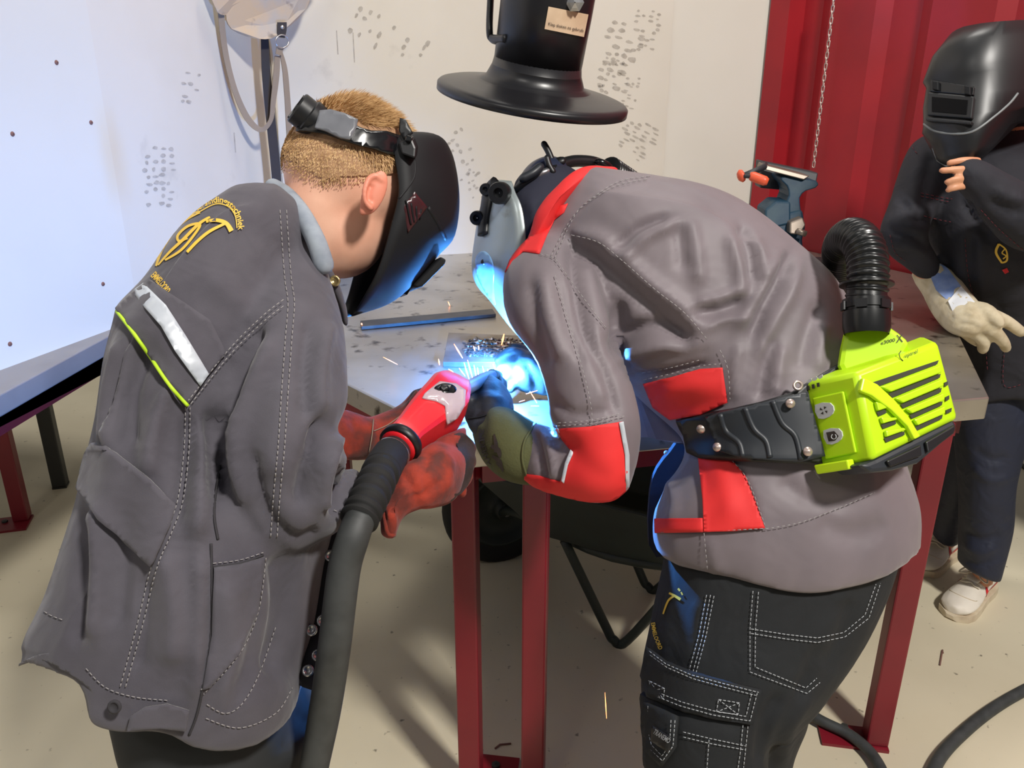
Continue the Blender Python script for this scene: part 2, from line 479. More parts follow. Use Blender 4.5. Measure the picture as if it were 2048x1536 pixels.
# ================================================================== the setting
ZT = 0.885
E = lambda x, y: UZ(x, y, ZT)
VL = np.array([E(0, 737.5), E(581, 524)])             # foot of the left screen
VC = E(581, 524); VR = E(1507, 477)                   # corners of the booth
dL = nrm(VL[1] - VL[0]); dB = nrm(VR - VC); dR = nrm(E(1770, 533) - VR)
def wall_n(d):
    n = np.array([-d[1], d[0], 0]); return n
NL, NB, NR = wall_n(dL), wall_n(dB), wall_n(dR)
fix = lambda n, P: n if np.dot(n, C0 - P) > 0 else -n
NL = fix(NL, VC); NB = fix(NB, VC); NR = fix(NR, VR)
ZW0, ZW1 = ZT - .03, 3.1
up = np.array([0, 0, 1.0])

fl = mk('floor', ([(-8, -5, 0), (8, -5, 0), (8, 9, 0), (-8, 9, 0)], [(0, 1, 2, 3)]), 'floor_paint'); prop(fl, kind='structure')
for nm, a, b in (('wall_hall_left', (-8, -5, 0), (-8, 9, 0)), ('wall_hall_back', (-8, 9, 0), (8, 9, 0))):
    a = np.array(a, float); b = np.array(b, float)
    w = mk(nm, prism([a, b, b + up * 4.8, a + up * 4.8], nrm(np.cross(b - a, up)) * -.1), 'plaster', smooth=False); prop(w, kind='structure')

def board(name, P, d, n, s0, s1, thick, off, m, par=None):
    a = P + d * s0 + n * off; b = P + d * s1 + n * off
    return mk(name, prism([a + up * (ZW0 - P[2]), b + up * (ZW0 - P[2]), b + up * (ZW1 - P[2]), a + up * (ZW1 - P[2])], n * thick), m, par, smooth=False)
Llen = 2.6
wl = board('wall_left', VC, -dL, NL, -.02, Llen, .02, -.02, 'wall_white'); prop(wl, kind='structure')
ps = UP_(222, 330, VC, NL); s_seam = np.dot(ps - VC, -dL)
pl = board('wall_panel', VC, -dL, NL, s_seam, Llen, .008, 0, 'wall_clean', wl)
Blen = np.dot(VR - VC, dB)
wb = board('wall_back', VC, dB, NB, -.02, Blen + .05, .02, -.02, 'wall_clean'); prop(wb, kind='structure')
ps = UP_(1336, 170, VC, NB); s2 = np.dot(ps - VC, dB)
pb = board('wall_panel', VC, dB, NB, 0.0, s2, .006, 0, 'wall_white', wb)
# corrugated red container wall
prof = []
def rs(x): return np.dot(UP_(x, 478, VR, NR) - VR, dR)
s = [0, rs(1541), rs(1560), rs(1580), rs(1685), rs(1705), rs(1760), rs(1790), rs(1905), rs(1925), rs(1990)]
s = [abs(q) for q in s]
q = s[-1]
prof = [(0, .035), (s[1], .035), (s[1] + .012, -.03), (s[3], -.03), (s[3] + .05, 0.0), (s[4], 0.0), (s[4] + .04, -.032), (s[6], -.032), (s[6] + .05, 0), (s[8], 0), (s[8] + .04, -.032)]
x = prof[-1][0]
while x < 3.2:
    prof += [(x + .08, -.032), (x + .12, 0), (x + .26, 0), (x + .30, -.032)]; x += .30
v = []
for a, o in prof: v.append(VR + dR * a + NR * o + up * (ZW0 - .02 - ZT)); v.append(VR + dR * a + NR * o + up * (ZW1 - ZT))
f = [(2 * i, 2 * i + 2, 2 * i + 3, 2 * i + 1) for i in range(len(prof) - 1)]
wr = mk('wall_right', (v, f), 'red_paint', smooth=False); prop(wr, kind='structure')
sm = wr.modifiers.new('thick', 'SOLIDIFY'); sm.thickness = .004; sm.offset = 0

# marks on the walls: boot prints and rusty screw heads
def boot_print(px, py, ang, L, W, P, n, par, off, seed=0, dens=1.0):
    rnd = random.Random(seed); ps_ = PlaneS(P, n); mb = MB(); rows = 9
    for i in range(rows):
        a = (i / (rows - 1) - .5); wid = W * (1 - .55 * abs(a + .1)) * (0.72 if -.2 < -a < .1 else 1)
        for k in range(4):
            if rnd.random() > .8 * dens: continue
            bx = (k / 3 - .5) * wid + rnd.uniform(-2, 2); by = a * L + rnd.uniform(-2, 2) + abs(k - 1.5) * 3
            w, h = W * .115 * rnd.uniform(.6, 1.2), L * .036 * rnd.uniform(.6, 1.25); r = radians(ang) + rnd.uniform(-.3, .3)
            poly = []
            for c in range(7):
                th = 2 * pi * c / 7; ex, ey = cos(th) * w * rnd.uniform(.7, 1.15), sin(th) * h * rnd.uniform(.7, 1.15)
                X, Y = bx + ex, by + ey; poly.append((px + X * cos(radians(ang)) - Y * sin(radians(ang)), py + X * sin(radians(ang)) + Y * cos(radians(ang))))
            pts = [ps_.pt(*p)[0] + ps_.n * (off + .0006) for p in poly]; mb.add((pts, [tuple(range(7))]))
    o = mk('boot_print', mb.vf(), 'scuff', par, smooth=False); o['kind'] = 'stuff'
    o['label'] = 'faint dusty boot print'
    return o
for i, (px, py, ang, L, W, P, n, par, off, dn) in enumerate([
    (318, 350, 0, 110, 58, VC, NL, wl, 0, 1.0), (1240, 110, 15, 130, 75, VC, NB, pb, .006, .9), (1275, 275, 28, 70, 62, VC, NB, pb, .006, 1.0),
    (775, 70, -65, 150, 60, VC, NB, pb, .006, .8), (1215, 160, 20, 90, 40, VC, NB, pb, .006, .8), (925, 300, -30, 110, 40, VC, NB, pb, .006, .45), (945, 370, -30, 70, 30, VC, NB, pb, .006, .5),
    (1290, 60, 10, 80, 50, VC, NB, pb, .006, .7), (385, 190, 10, 90, 50, VC, NL, wl, 0, .35), (1255, 180, 12, 60, 40, VC, NB, pb, .006, .7)]):
    boot_print(px, py, ang, L, W, P, n, par, off, i, dn)
for px, py in ((113, 125), (25, 268), (206, 568), (20, 688), (182, 245)):
    P = UP_(px, py, VC + NL * .008, NL); mk('screw_head', lathe(P, NL, [(.001, .0025), (.004, .0022), (.0055, .0)], 10), 'rust_spot', pl)
for px, py, L in ((673, 85, 24), (706, 95, 30), (468, 285, 20)):
    Pn = VC + (NB * .006 if px > 600 else NL * 0); nn = NB if px > 600 else NL; ps_ = PlaneS(Pn, nn)
    poly = [(px - 1, py - L), (px + 1, py - L), (px + 4, py + L), (px + 2, py + L)]
    mk('scratch', ([ps_.pt(*p)[0] + ps_.n * .0005 for p in poly], [(0, 1, 2, 3)]), 'scuff', pb if px > 600 else wl, smooth=False)

# ================================================================== tables
V1 = E(354, 597); V2 = E(936, 889); V3 = E(1979, 795)
dRe = nrm(E(1884, 599) - V3)
k = np.dot(VR - V3, NR) / np.dot(dRe, NR); V4 = V3 + dRe * (k + .03 * -1)
inset = lambda P, n: P + n * .004
main_poly = [V1, V2, V3, V4, VR + (NB + NR) * .0, VC]
tb = thing('welding_table', (V2[0] + .4, V2[1] + .5, 0), 'large steel-topped welding table with dark red legs', 'table')
def slab(poly, z1, thick):
    return prism([np.array([p[0], p[1], z1 - thick]) for p in poly], up * thick)
mk('table_top', slab(main_poly, ZT, .047), 'steel_top', tb, smooth=False, bevel=.003)
cen = np.mean([p for p in main_poly], 0)
rail = MB()
for a, b in ((V1, V2), (V2, V3), (V3, V4)):
    a2 = a + (cen - a) * .06; b2 = b + (cen - b) * .06; d = nrm(b2 - a2); nn = np.array([-d[1], d[0], 0])
    rail.add(box((a2 + b2) / 2 + up * (-.047 - .024), (b2 - a2), nn * .04, up * .048))
mk('rail', rail.vf(), 'red_leg', tb, smooth=False)
def leg(par, P, ang, m='red_leg', w=.046, z1=.838, foot=(.1, .1), fo=(0, 0)):
    d = np.array([cos(ang), sin(ang), 0]); e = np.array([-sin(ang), cos(ang), 0])
    o = mk('leg', box((P[0], P[1], (z1 + .008) / 2), d * w, e * w, up * (z1 - .008)), m, par, smooth=False, bevel=.004)
    mk('foot_plate', box((P[0] + d[0] * fo[0] + e[0] * fo[1], P[1] + d[1] * fo[0] + e[1] * fo[1], .004), d * foot[0], e * foot[1], up * .008), m, o, smooth=False)
    mk('foot_bolt', lathe((P[0] + d[0] * (fo[0] * 1.3) + e[0] * fo[1] * 1.3 + e[0] * .024, P[1] + d[1] * fo[0] * 1.3 + e[1] * fo[1] * 1.3 + e[1] * .024, .008), up, [(.010, 0), (.010, .006), (.001, .007)], 6), 'dark_leg', o, smooth=False)
leg(tb, (-.088, 1.37), radians(-8), fo=(.03, .05), foot=(.12, .14))
leg(tb, (.046, 1.37), radians(-8), w=.048)
leg(tb, (.862, 1.535), radians(-10), w=.05, fo=(-.05, .0), foot=(.15, .07))
leg(tb, (V4[0] - .1, V4[1] - .12), radians(20)); leg(tb, (V1[0] + .2, V1[1] + .25), radians(20)); leg(tb, (VC[0] + .15, VC[1] - .1), 0)

W0 = VC - dL * 2.2; Bn = E(-330, 789 + .543 * 330)
bench_poly = [Bn, V1 + (V2 - V1) * .0, VC, W0]
bt = thing('workbench', (V1[0] - .2, V1[1] - .4, 0), 'narrow grey steel workbench running along the pale screen wall', 'workbench')
mk('bench_top', slab([p + 0 for p in bench_poly], ZT - .0004, .044), 'steel_bench', bt, smooth=False, bevel=.003)
dd = nrm(V1 - Bn); nn = np.array([-dd[1], dd[0], 0])
mk('rail', box((Bn + V1) / 2 + nn * .026 + up * (-.044 - .02), V1 - Bn + 0, nn * .04, up * .04), 'red_leg', bt, smooth=False)
for q in (.1, ):
    P = Bn + (V1 - Bn) * q + nn * .05; leg(bt, P, math.atan2(dd[1], dd[0]))
P = W0 + dL * .3 - nn * 0 + NL * .05; leg(bt, P, math.atan2(dd[1], dd[0]))

nb = thing('side_table', (-2.1, 2.7, 0), 'table beyond the screen with one red and one dark leg', 'table')
mk('table_top', slab([np.array(p + (0,)) for p in ((-1.62, 2.2), (-1.5, 3.1), (-2.5, 3.3), (-2.7, 2.3))], ZT, .05), 'steel_bench', nb, smooth=False)
P = UZ(46, 1040, 0); leg(nb, P, radians(15), w=.05, fo=(-.04, -.03), foot=(.14, .1)); P = UZ(122, 972, 0); leg(nb, P, radians(15), 'dark_leg', .05, foot=(.05, .05))
leg(nb, (-2.5, 3.1), .2); leg(nb, (-2.55, 2.45), .2)

# ================================================================== fume hood
hp = U(1068, 178, 1.58); ax = nrm([.15, -.13, 1.0])
hd = thing('fume_hood', hp, 'black round fume extraction hood hanging over the table', 'fume hood')
R0 = .184; r0 = .083
mk('flange', lathe(hp, ax, [(R0 - .006, -.022), (R0, -.022), (R0, -.010), (R0 - .004, -.006), (R0 - .014, -.003), (R0 - .04, .001), (r0 + .035, .006), (r0 + .016, .011), (r0 + .005, .022), (r0, .05), (r0 - .004, .05), (r0 + .012, .014), (R0 - .05, -.002), (R0 - .012, -.009), (R0 - .006, -.022)], 72), 'black_metal', hd)
mk('duct', lathe(hp, ax, [(r0 - .006, .04), (r0, .04), (r0 + .002, .14), (r0 + .004, .6), (r0 - .003, .6), (r0 - .006, .04)], 56), 'black_metal', hd)
tcam = nrm(C0 - hp); xa = nrm(np.cross(ax, tcam)); xa = xa if np.dot(xa, RT) > 0 else -xa; ya = np.cross(ax, xa); ya = ya if np.dot(ya, FW) < 0 else -ya
def onduct(x, y, off=.0015):
    d = ray(x, y); lo = C0; o = lo - hp; dp = d - ax * np.dot(d, ax); op = o - ax * np.dot(o, ax); r = r0 + .0035 + off
    a = dp @ dp; b = 2 * dp @ op; c = op @ op - r * r; D = b * b - 4 * a * c
    return lo + d * ((-b - math.sqrt(max(D, 0))) / (2 * a))
def duct_grid(c, nu, nv, off, m, name, par):
    v = []; 
    for j in range(nv + 1):
        for i in range(nu + 1):
            a, b = i / nu, j / nv
            p = np.array(c[0]) * (1 - a) * (1 - b) + np.array(c[1]) * a * (1 - b) + np.array(c[2]) * a * b + np.array(c[3]) * (1 - a) * b
            v.append(onduct(p[0], p[1], off))
    f = [(j * (nu + 1) + i, j * (nu + 1) + i + 1, (j + 1) * (nu + 1) + i + 1, (j + 1) * (nu + 1) + i) for j in range(nv) for i in range(nu)]
    return mk(name, (v, f), m, par)
stk = duct_grid([(1097, 13), (1177, 29), (1168, 74), (1089, 58)], 10, 4, .001, 'sticker', 'sticker', hd)
vv, ff = text_map('Klep sluiten na gebruik', lambda a, b: onduct(1097 + a * 71, 50.5 + a * 14 - b * 6.5, .0022)); mk('sticker_text', (vv, ff), 'print_dark', stk, smooth=False)
P = onduct(1150, 5, 0); nb_ = nrm(C0 - P); mk('wing_bolt', lathe(P, nb_, [(.016, 0), (.016, .006), (.010, .007), (.010, .016), (.001, .018)], 6), 'zinc', hd, smooth=False)
hk = [onduct(1012, -70, -.004), U(985, -60, 1.545), U(981, 0, 1.545), U(979, 60, 1.545), U(985, 78, 1.545), onduct(1014, 80, -.006)]
mk('handle', tube(catmull(hk, 5), .0105, 10, flat=.62, ref=FW), 'black_metal', hd)

# ================================================================== leather apron on the wall
NA = nrm(NL + NB); PLa = PlaneS(VC + NA * .15, NA)
ap = thing('leather_apron', PLa.pt(520, 40)[0], 'grey-brown leather welding apron hanging on the screen wall', 'apron')
outl = [(414, -60), (420, 10), (437, 30), (449, 30), (450, 40), (462, 58), (490, 72), (512, 78), (535, 77), (560, 62), (590, 42), (610, 18), (622, -20), (625, -60)]
v = []; ol = smooth_poly(outl, 2)
fr = [PLa.pt(*p)[0] + NA * (.012 * sin(p[0] * .05) + .010) for p in ol]
mk('apron_sheet', prism(fr, NA * .006), 'leather_apron', ap, smooth=False)
def ribbon(pts, w, plane, offs, m, name, par, tw=None):
    K = catmull([(p[0], p[1], p[2] if len(p) > 2 else w, p[3] if len(p) > 3 else offs) for p in pts], 6)
    T = np.gradient(K[:, :2], axis=0); rings = []
    for i, k in enumerate(K):
        t = T[i] / (np.linalg.norm(T[i]) + 1e-9); n = np.array([-t[1], t[0]])
        a = plane.pt(*(k[:2] - n * k[2] / 2))[0] + plane.n * k[3]; b = plane.pt(*(k[:2] + n * k[2] / 2))[0] + plane.n * k[3]
        rings.append([a, b, b + plane.n * .003, a + plane.n * .003])
    return mk(name, skin_rings(rings), m, par, smooth=False)
PW = PlaneS(VC + NA * .11, NA)
ribbon([(425, -20, 12, .045), (430, 40, 12, .04), (442, 110, 11, .03), (460, 180, 11, .03), (485, 235, 12, .03), (510, 258, 10, .035), (528, 240, 8, .04), (532, 200, 10, .045), (536, 150, 12, .05), (538, 112, 10, .05)], 10, PW, .03, 'strap_tan', 'strap', ap)
ribbon([(522, 75, 14, .02), (526, 150, 17, .02), (535, 240, 18, .02), (546, 350, 18, .02), (548, 420, 16, .02)], 14, PW, .02, 'strap_dark', 'strap', ap)
ribbon([(545, 105, 6, .05), (553, 140, 10, .05), (560, 200, 11, .045), (565, 260, 11, .04), (568, 330, 8, .04)], 10, PW, .04, 'strap_tan', 'strap', ap)
ribbon([(543, 46, 18, .062), (543, 60, 18, .062), (541, 76, 15, .062)], 18, PW, .06, 'strap_dark', 'buckle_tab', ap)
ribbon([(540, 96, 14, .06), (537, 110, 12, .06)], 14, PW, .06, 'strap_tan', 'strap_keeper', ap)
rg = [PW.pt(542 + 13 * cos(a), 84 + 13 * sin(a))[0] + NA * .068 for a in np.linspace(0, 2 * pi, 16)]
mk('ring', tube(rg, .0022, 6, False), 'zinc', ap)
mk('rivet', lathe(PW.pt(543, 56)[0] + NA * .066, NA, [(.006, 0), (.005, .003), (.0005, .004)], 10), 'zinc', ap)

# ================================================================== chain on the red wall
c0, c1 = np.array([1669, -12.]), np.array([1627, 334.]); PC = PlaneS(VR + NR * .04, NR); N = 31
ch = thing('chain', PC.pt(1627, 334)[0], 'thin steel link chain hanging down the red wall', 'chain')
a3 = PC.pt(*c0)[0]; b3 = PC.pt(*c1)[0]; dn = nrm(b3 - a3); Lk = np.linalg.norm(b3 - a3) / N
sd = nrm(np.cross(dn, NR))
def link_mesh(side):
    pts = []
    for a in np.linspace(0, 2 * pi, 14, endpoint=False):
        y = cos(a); x = sin(a); pts.append(dn * (y * Lk * .17 + np.sign(y) * Lk * .43) + side * x * Lk * .24)
    pts = pts + [pts[0], pts[1]]
    return tube(pts[:-1], .0021, 5, False)
lm = [mesh_data('link', *link_mesh(nrm(sd + NR * .25)), 'chain_metal'), mesh_data('link', *link_mesh(nrm(NR - sd * .3)), 'chain_metal')]
for i in range(N):
    o = bpy.data.objects.new('link', lm[i % 2]); COL.objects.link(o); o.location = tuple(a3 + dn * (i + .5) * Lk); setpar(o, ch)

# ================================================================== wheelbarrow below the table
wbw = thing('wheelbarrow', (.1, 2.2, 0), 'dark green wheelbarrow parked under the table', 'wheelbarrow')
wc = np.array([-.035, 2.33, .19]); wd = nrm([.55, -.85, 0]); wx = nrm([.85, .5, 0]) * -1
axw = nrm([.35, -.93, .0])
mk('tyre', lathe(wc, axw, [(.125, -.035), (.165, -.045), (.188, -.03), (.193, 0), (.188, .03), (.165, .045), (.125, .035)], 40), 'rubber', wbw)
wh = mk('wheel_rim', lathe(wc, axw, [(.128, -.035), (.130, .036), (.118, .036), (.108, .01), (.05, .005), (.03, .02), (.03, .05), (.002, .05)], 40), 'green_paint', wbw)
mk('hub_cap', lathe(wc + axw * .05, axw, [(.012, 0), (.011, .008), (.001, .010)], 12), 'zinc', wh)
bl = [UZ(960, 975, .43), UZ(1320, 1090, .40), UZ(1420, 960, .47), UZ(1010, 930, .45)]
tr0 = np.array([.02, 2.2, .33]); fx = nrm([.80, -.42, 0]); fy = nrm([.42, .80, 0])
def trr(c, l, w, z): c = np.array([c[0], c[1], z]); return [c - fx * l - fy * w, c + fx * l - fy * w, c + fx * l + fy * w, c - fx * l + fy * w]
tc_ = np.array([.34, 2.02, 0])
mk('tray', skin_rings([trr(tc_ + fx * .02, .22, .17, .30), trr(tc_, .36, .27, .50), trr(tc_, .375, .285, .505), trr(tc_, .36, .27, .515), trr(tc_ + fx * .02, .2, .15, .32)]), 'green_paint', wbw, smooth=False, bevel=.01)
for sgn in (-1, 1):
    o_ = fy * .16 * sgn
    mk('shaft', tube(catmull([wc + axw * .06 * (-sgn) + fx * -.02, wc + fx * .12 + o_ * .7 + up * .06, tc_ + o_ + up * .29, tc_ + o_ + fx * .4 + up * .36, tc_ + o_ * 1.1 + fx * .5 + up * .40], 5), .014, 10), 'green_paint', wbw)
    lp = [tc_ + o_ - fx * .14 + up * .3, tc_ + o_ * .9 - fx * .02 + up * .06, tc_ + o_ * .9 + fx * .01 + up * .016, tc_ + o_ * .9 + fx * .05 + up * .03, tc_ + o_ + fx * .2 + up * .3]
    mk('leg', tube(catmull(lp, 6), .013, 10), 'green_paint', wbw)

# ================================================================== cables and litter on the floor
def cable(pts, r, label, name='cable', lift=0):
    K = catmull(pts, 8); P = [UZ(a, b, r + lift) for a, b in K]
    o = mk(name, tube(P, r, 10), 'cable_rubber'); prop(o, label, 'cable'); return o
cable([(1560, 1390), (1640, 1440), (1700, 1470), (1745, 1510), (1775, 1570), (1780, 1640)], .013, 'thick grey cable passing the table leg foot', lift=.0085)
cable([(2140, 1340), (2060, 1375), (1990, 1415), (1930, 1462), (1880, 1515), (1850, 1580)], .0145, 'thick grey cable curving across open floor')
cable([(2000, 830), (2024, 900), (2050, 935), (2110, 960)], .008, 'thin dark cable behind the standing person')
litter = [[(990, 1497), (1000, 1489), (1022, 1487)], [(590, 1468), (600, 1490)], [(1880, 1330), (1885, 1300), (1886, 1306)], [(1210, 1385), (1212, 1432)]]
for i, p in enumerate(litter[:3]):
    K = [UZ(a, b, .003) for a, b in p]; o = mk('wire_scrap', tube(K, .0022, 6), 'rust_spot')
    prop(o, ['dark bent wire scrap lying between the table legs', 'short wire scrap on the floor by the grey jacket hem', 'small wire scrap on the open floor near the white sneakers'][i], 'scrap')

# ================================================================== bench vise
TV = 2.42
def pv(x, y, dt=0): return U(x, y, TV + dt)
VN = nrm(-FW * .9 + RT * .15)
vb = UP_(1590, 500, E(1600, 520), up); vs = thing('bench_vise', E(1612, 545), 'blue bench vise with orange-handled screw on the table', 'vise')
def px_prism(poly, t, th): return prism([U(x, y, t) for x, y in poly], np.array([0, 1.0, 0]) * th)
mk('fixed_jaw', px_prism(smooth_poly([(1572, 352), (1634, 362), (1632, 376), (1612, 382), (1600, 396), (1602, 420), (1598, 440), (1570, 436), (1566, 420), (1578, 392), (1574, 372), (1562, 360)], 2), TV, .10), 'vise_blue', vs, smooth=False, bevel=.006)
mk('sliding_jaw', px_prism([(1522, 322), (1637, 346), (1632, 372), (1560, 380), (1520, 376)], TV + .10, .06), 'vise_dark', vs, smooth=False, bevel=.004)
mk('jaw_plate', px_prism([(1534, 330), (1620, 352), (1608, 360), (1530, 340)], TV - .012, .09), 'vise_steel', vs, smooth=False, bevel=.003)
mk('slide', px_prism([(1530, 420), (1552, 402), (1582, 404), (1582, 448), (1552, 455), (1530, 440)], TV - .015, .09), 'vise_blue', vs, smooth=False, bevel=.006)
mk('base', px_prism([(1560, 430), (1606, 420), (1612, 455), (1606, 480), (1610, 530), (1560, 540), (1545, 470)], TV - .01, .12), 'vise_blue', vs, smooth=False, bevel=.008)
mk('base_plate', slab([E(1530, 548), E(1640, 548), E(1650, 525), E(1540, 525)], ZT + .02, .02), 'vise_dark', vs, smooth=False, bevel=.004)
mk('clamp', px_prism([(1580, 445), (1606, 435), (1612, 450), (1600, 470), (1580, 468)], TV - .04, .04), 'vise_steel', vs, smooth=False, bevel=.004)
mk('lock_bar', tube([pv(1593, 462, -.05), pv(1612, 468, -.05)], .009, 8), 'vise_steel', vs)
mk('screw', tube([pv(1530, 330, .05), pv(1528, 334, -.03), pv(1482, 354, -.05)], .0085, 10), 'vise_dark', vs)
sc = mk('screw_knob', lathe(pv(1482, 352, -.05), RT * -.9 + UPV * -.35, [(.006, -.008), (.017, -.006), (.019, .0), (.012, .008), (.001, .010)], 14), 'orange_grip', vs)
mk('handle_grip', tube([pv(1500, 352, -.09), pv(1506, 353, -.09), pv(1530, 362, -.11), pv(1536, 364, -.112)], [.011, .014, .0135, .009], 12), 'orange_grip', vs)
mk('handle_bar', tube([pv(1484, 352, -.055), pv(1504, 353, -.09)], .006, 8), 'vise_dark', vs)

# ================================================================== work on the table
mat('bar_steel', (62, 62, 64), 0.42, metal=.6, col2=(80, 80, 80), nscale=20)
mat('plate_steel', (150, 140, 126), 0.38, metal=.7, col2=(110, 98, 84), nscale=12, nlo=.4, nhi=.65)
mat('weld_bead', (84, 74, 66), 0.35, metal=.75, col2=(190, 184, 176), nscale=70, nlo=.48, nhi=.62)
bar = mk('flat_bar', prism([UZ(x, y, ZT + .001) for x, y in ((721, 648), (985, 624), (992, 634), (723, 660))], up * .009), 'bar_steel', smooth=False, bevel=.001)
prop(bar, 'long dark flat steel bar lying on the table', 'steel bar')
wp = thing('practice_plate', UZ(970, 700, ZT), 'square steel practice plate covered with lumpy weld beads', 'steel plate')
pp = [(897, 668), (1090, 676), (1085, 728), (886, 727)]
mk('plate', prism([UZ(x, y - 3, ZT + .012) for x, y in pp], up * -.0115), 'plate_steel', wp, smooth=False, bevel=.001)
mb = [MB() for _ in range(6)]
rnd = random.Random(5)
for r in range(6):
    y0 = 680 + r * 6.2; x0 = 925 + abs(r - 3) * 4 + rnd.uniform(-6, 8); x1 = 1062 - rnd.uniform(0, 10) - (12 if r in (0, 5) else 0)
    xs = np.arange(x0, x1, 3.2); pts = [UZ(x, y0 + rnd.uniform(-2.6, 2.6), ZT + .013) for x in xs]
    mk('weld_bead', tube(pts, [rnd.uniform(.002, .0072) for _ in pts], 7, flat=.8), 'weld_bead', wp)
# ================================================================== person in the dark grey jacket
mat('jacket_grey', (82, 79, 87), 0.88, col2=(72, 69, 77), nscale=14, nlo=.4, nhi=.65, bump=.35, bscale=700, bdist=.0006, sheen=.15, wr=.45)
mat('jacket_inside', (44, 42, 48), 0.9)
mat('thread', (150, 146, 146), 0.8)
mat('thread_dark', (52, 50, 54), 0.85)
mat('reflective', (188, 194, 202), 0.35, col2=(172, 178, 188), nscale=30)
mat('lime_piping', (186, 226, 40), 0.6)
mat('gold_print', (222, 182, 62), 0.6)
mat('skin', (228, 178, 152), 0.5, col2=(216, 158, 132), nscale=14, nlo=.4, nhi=.7, bump=.05, bscale=400)
mat('hair_blond', (176, 138, 92), 0.55, col2=(206, 168, 118), nscale=60, nlo=.4, nhi=.6)
mat('scalp_hair', (170, 132, 98), 0.75, col2=(150, 112, 80), nscale=90, nlo=.4, nhi=.6, bump=.5, bscale=500)
mat('hood_fabric', (150, 158, 168), 0.85, col2=(130, 138, 150), nscale=40)
mat('shorts_black', (40, 42, 44), 0.85)
mat('leather_red', (150, 48, 28), 0.9, col2=(98, 36, 26), nscale=22, nlo=.42, nhi=.62, col3=(70, 42, 36), n3scale=11, n3lo=.55, n3hi=.7, bump=.5, bscale=150, bdist=.002, sheen=.08)
mat('leather_dark', (62, 44, 38), 0.85, col2=(44, 36, 34), nscale=25, bump=.4, bscale=120)
mat('mask_black', (20, 21, 24), 0.6, spec=.3, bump=.02, bscale=400)
mat('mask_rib', (34, 35, 38), 0.5)
mat('mask_window', (62, 30, 34), 0.25)
mat('band_grey', (112, 114, 120), 0.32, col2=(96, 98, 104), nscale=20)
mat('shoe_dark', (40, 38, 38), 0.6)
mat('brass', (190, 170, 120), 0.3, metal=.9)

boy = thing('person', (-.45, .95, 0), 'person in dark grey work jacket and black shorts bending over the welding torch', 'person')
# --- body: one continuous surface
HC = U(697, 345, 1.21); hF = nrm(RT * .80 - UPV * .52 + FW * .28); hS = nrm(np.cross(hF, RT * .5 + UPV * .85)); hS = hS if np.dot(hS, FW) < 0 else -hS; hU = nrm(np.cross(hF, hS)); hU = hU if hU[2] > 0 else -hU
head_parts = [ellipsoid(HC, hF * .095, hS * .076, hU * .090), ellipsoid(HC + hF * .035 - hU * .075, hF * .07, hS * .062, hU * .075), ellipsoid(HC + hF * .098 - hU * .03, hF * .02, hS * .016, hU * .024)]
neck = limb([(590, 520, 72, 1.2), (620, 455, 74, 1.2), (655, 395, 78, 1.2), (680, 345, 70, 1.21)])
ear = ellipsoid(U(748, 386, 1.118), hF * .015, hS * .007, hU * .032 - hF * .004)
lleg = lambda k: limb(k, n=16)
body_parts = head_parts + [neck, limb([(480, 520, 100, 1.22), (430, 800, 120, 1.18), (390, 1150, 120, 1.12), (390, 1330, 110, 1.1)]),
    tube([U(470, 1380, 1.13), (-.355, .93, .48), (-.36, .93, .30), (-.36, .90, .09)], [.06, .062, .055, .042], 16), tube([U(400, 1380, 1.16), (-.46, 1.0, .48), (-.465, 1.0, .30), (-.465, .97, .09)], [.06, .062, .055, .042], 16),
    limb([(560, 600, 60, 1.12), (560, 850, 55, 1.02), (575, 1010, 48, 1.0), (670, 995, 28, 1.12), (740, 970, 24, 1.20), (870, 930, 30, 1.27)])]
bs = remesh(body_parts, .008, 5)
body = bs.obj('body', 'skin', boy)
hx = [U(*k) for k in catmull([(741, 416, 1.112), (731, 402, 1.108), (730, 380, 1.106), (738, 358, 1.108), (752, 352, 1.11), (764, 362, 1.115)], 5)]
es = remesh([ear, tube(hx, .0042, 8, round_cap=True), ellipsoid(U(736, 408, 1.12), hF * .008, hS * .007, hU * .018)], .0022, 2)
mat('skin_ear', (222, 140, 116), .5)
es.folds([([(744, 368), (738, 388), (740, 404)], 4, -.003)])
earo = es.obj('ear', 'skin_ear', body)
# --- hair
hs = remesh(head_parts + [neck], .006, 4)
def hl(p): d = p - HC; return np.array([d @ hF, d @ hS, d @ hU])
def on_band(p):
    x, y, t = proj(p)[0]; return t < 1.23 and (in_poly(np.array([x]), np.array([y]), BANDP)[0] or in_poly(np.array([x]), np.array([y]), MASKP)[0])
BANDP = [(590, 264), (604, 240), (640, 230), (700, 244), (722, 258), (772, 264), (806, 276), (822, 300), (800, 318), (748, 304), (690, 290), (610, 270)]
MASKP = [(790, 300), (812, 268), (860, 262), (925, 300), (925, 500), (780, 620), (690, 630), (742, 425), (757, 370)]
def hairy(q):
    f, s_, u = q
    return hval(q) > .006 and f < .075 + u * .1
def hval(q): return q[2] - (-.044 + max(q[0] + .02, 0) * .9)
cap_v = {}; cap_f = []; loc = [hl(p) for p in hs.v]; nm = hs.normals()
if ((nm * (hs.v - HC)).sum(1) < 0).mean() > .5: nm = -nm
okv = [hairy(q) for q in loc]
for q in hs.f:
    if all(okv[i] for i in q): cap_f.append(tuple(cap_v.setdefault(i, len(cap_v)) for i in q))
inv = sorted(cap_v, key=lambda i: cap_v[i])
hair = mk('hair', ([hs.v[i] + nm[i] * (.003 + .010 * max(0, min(1, (loc[i][2] - .02) / .06))) for i in inv], cap_f), 'scalp_hair', boy)
rnd = random.Random(2); sv = []; sf = []
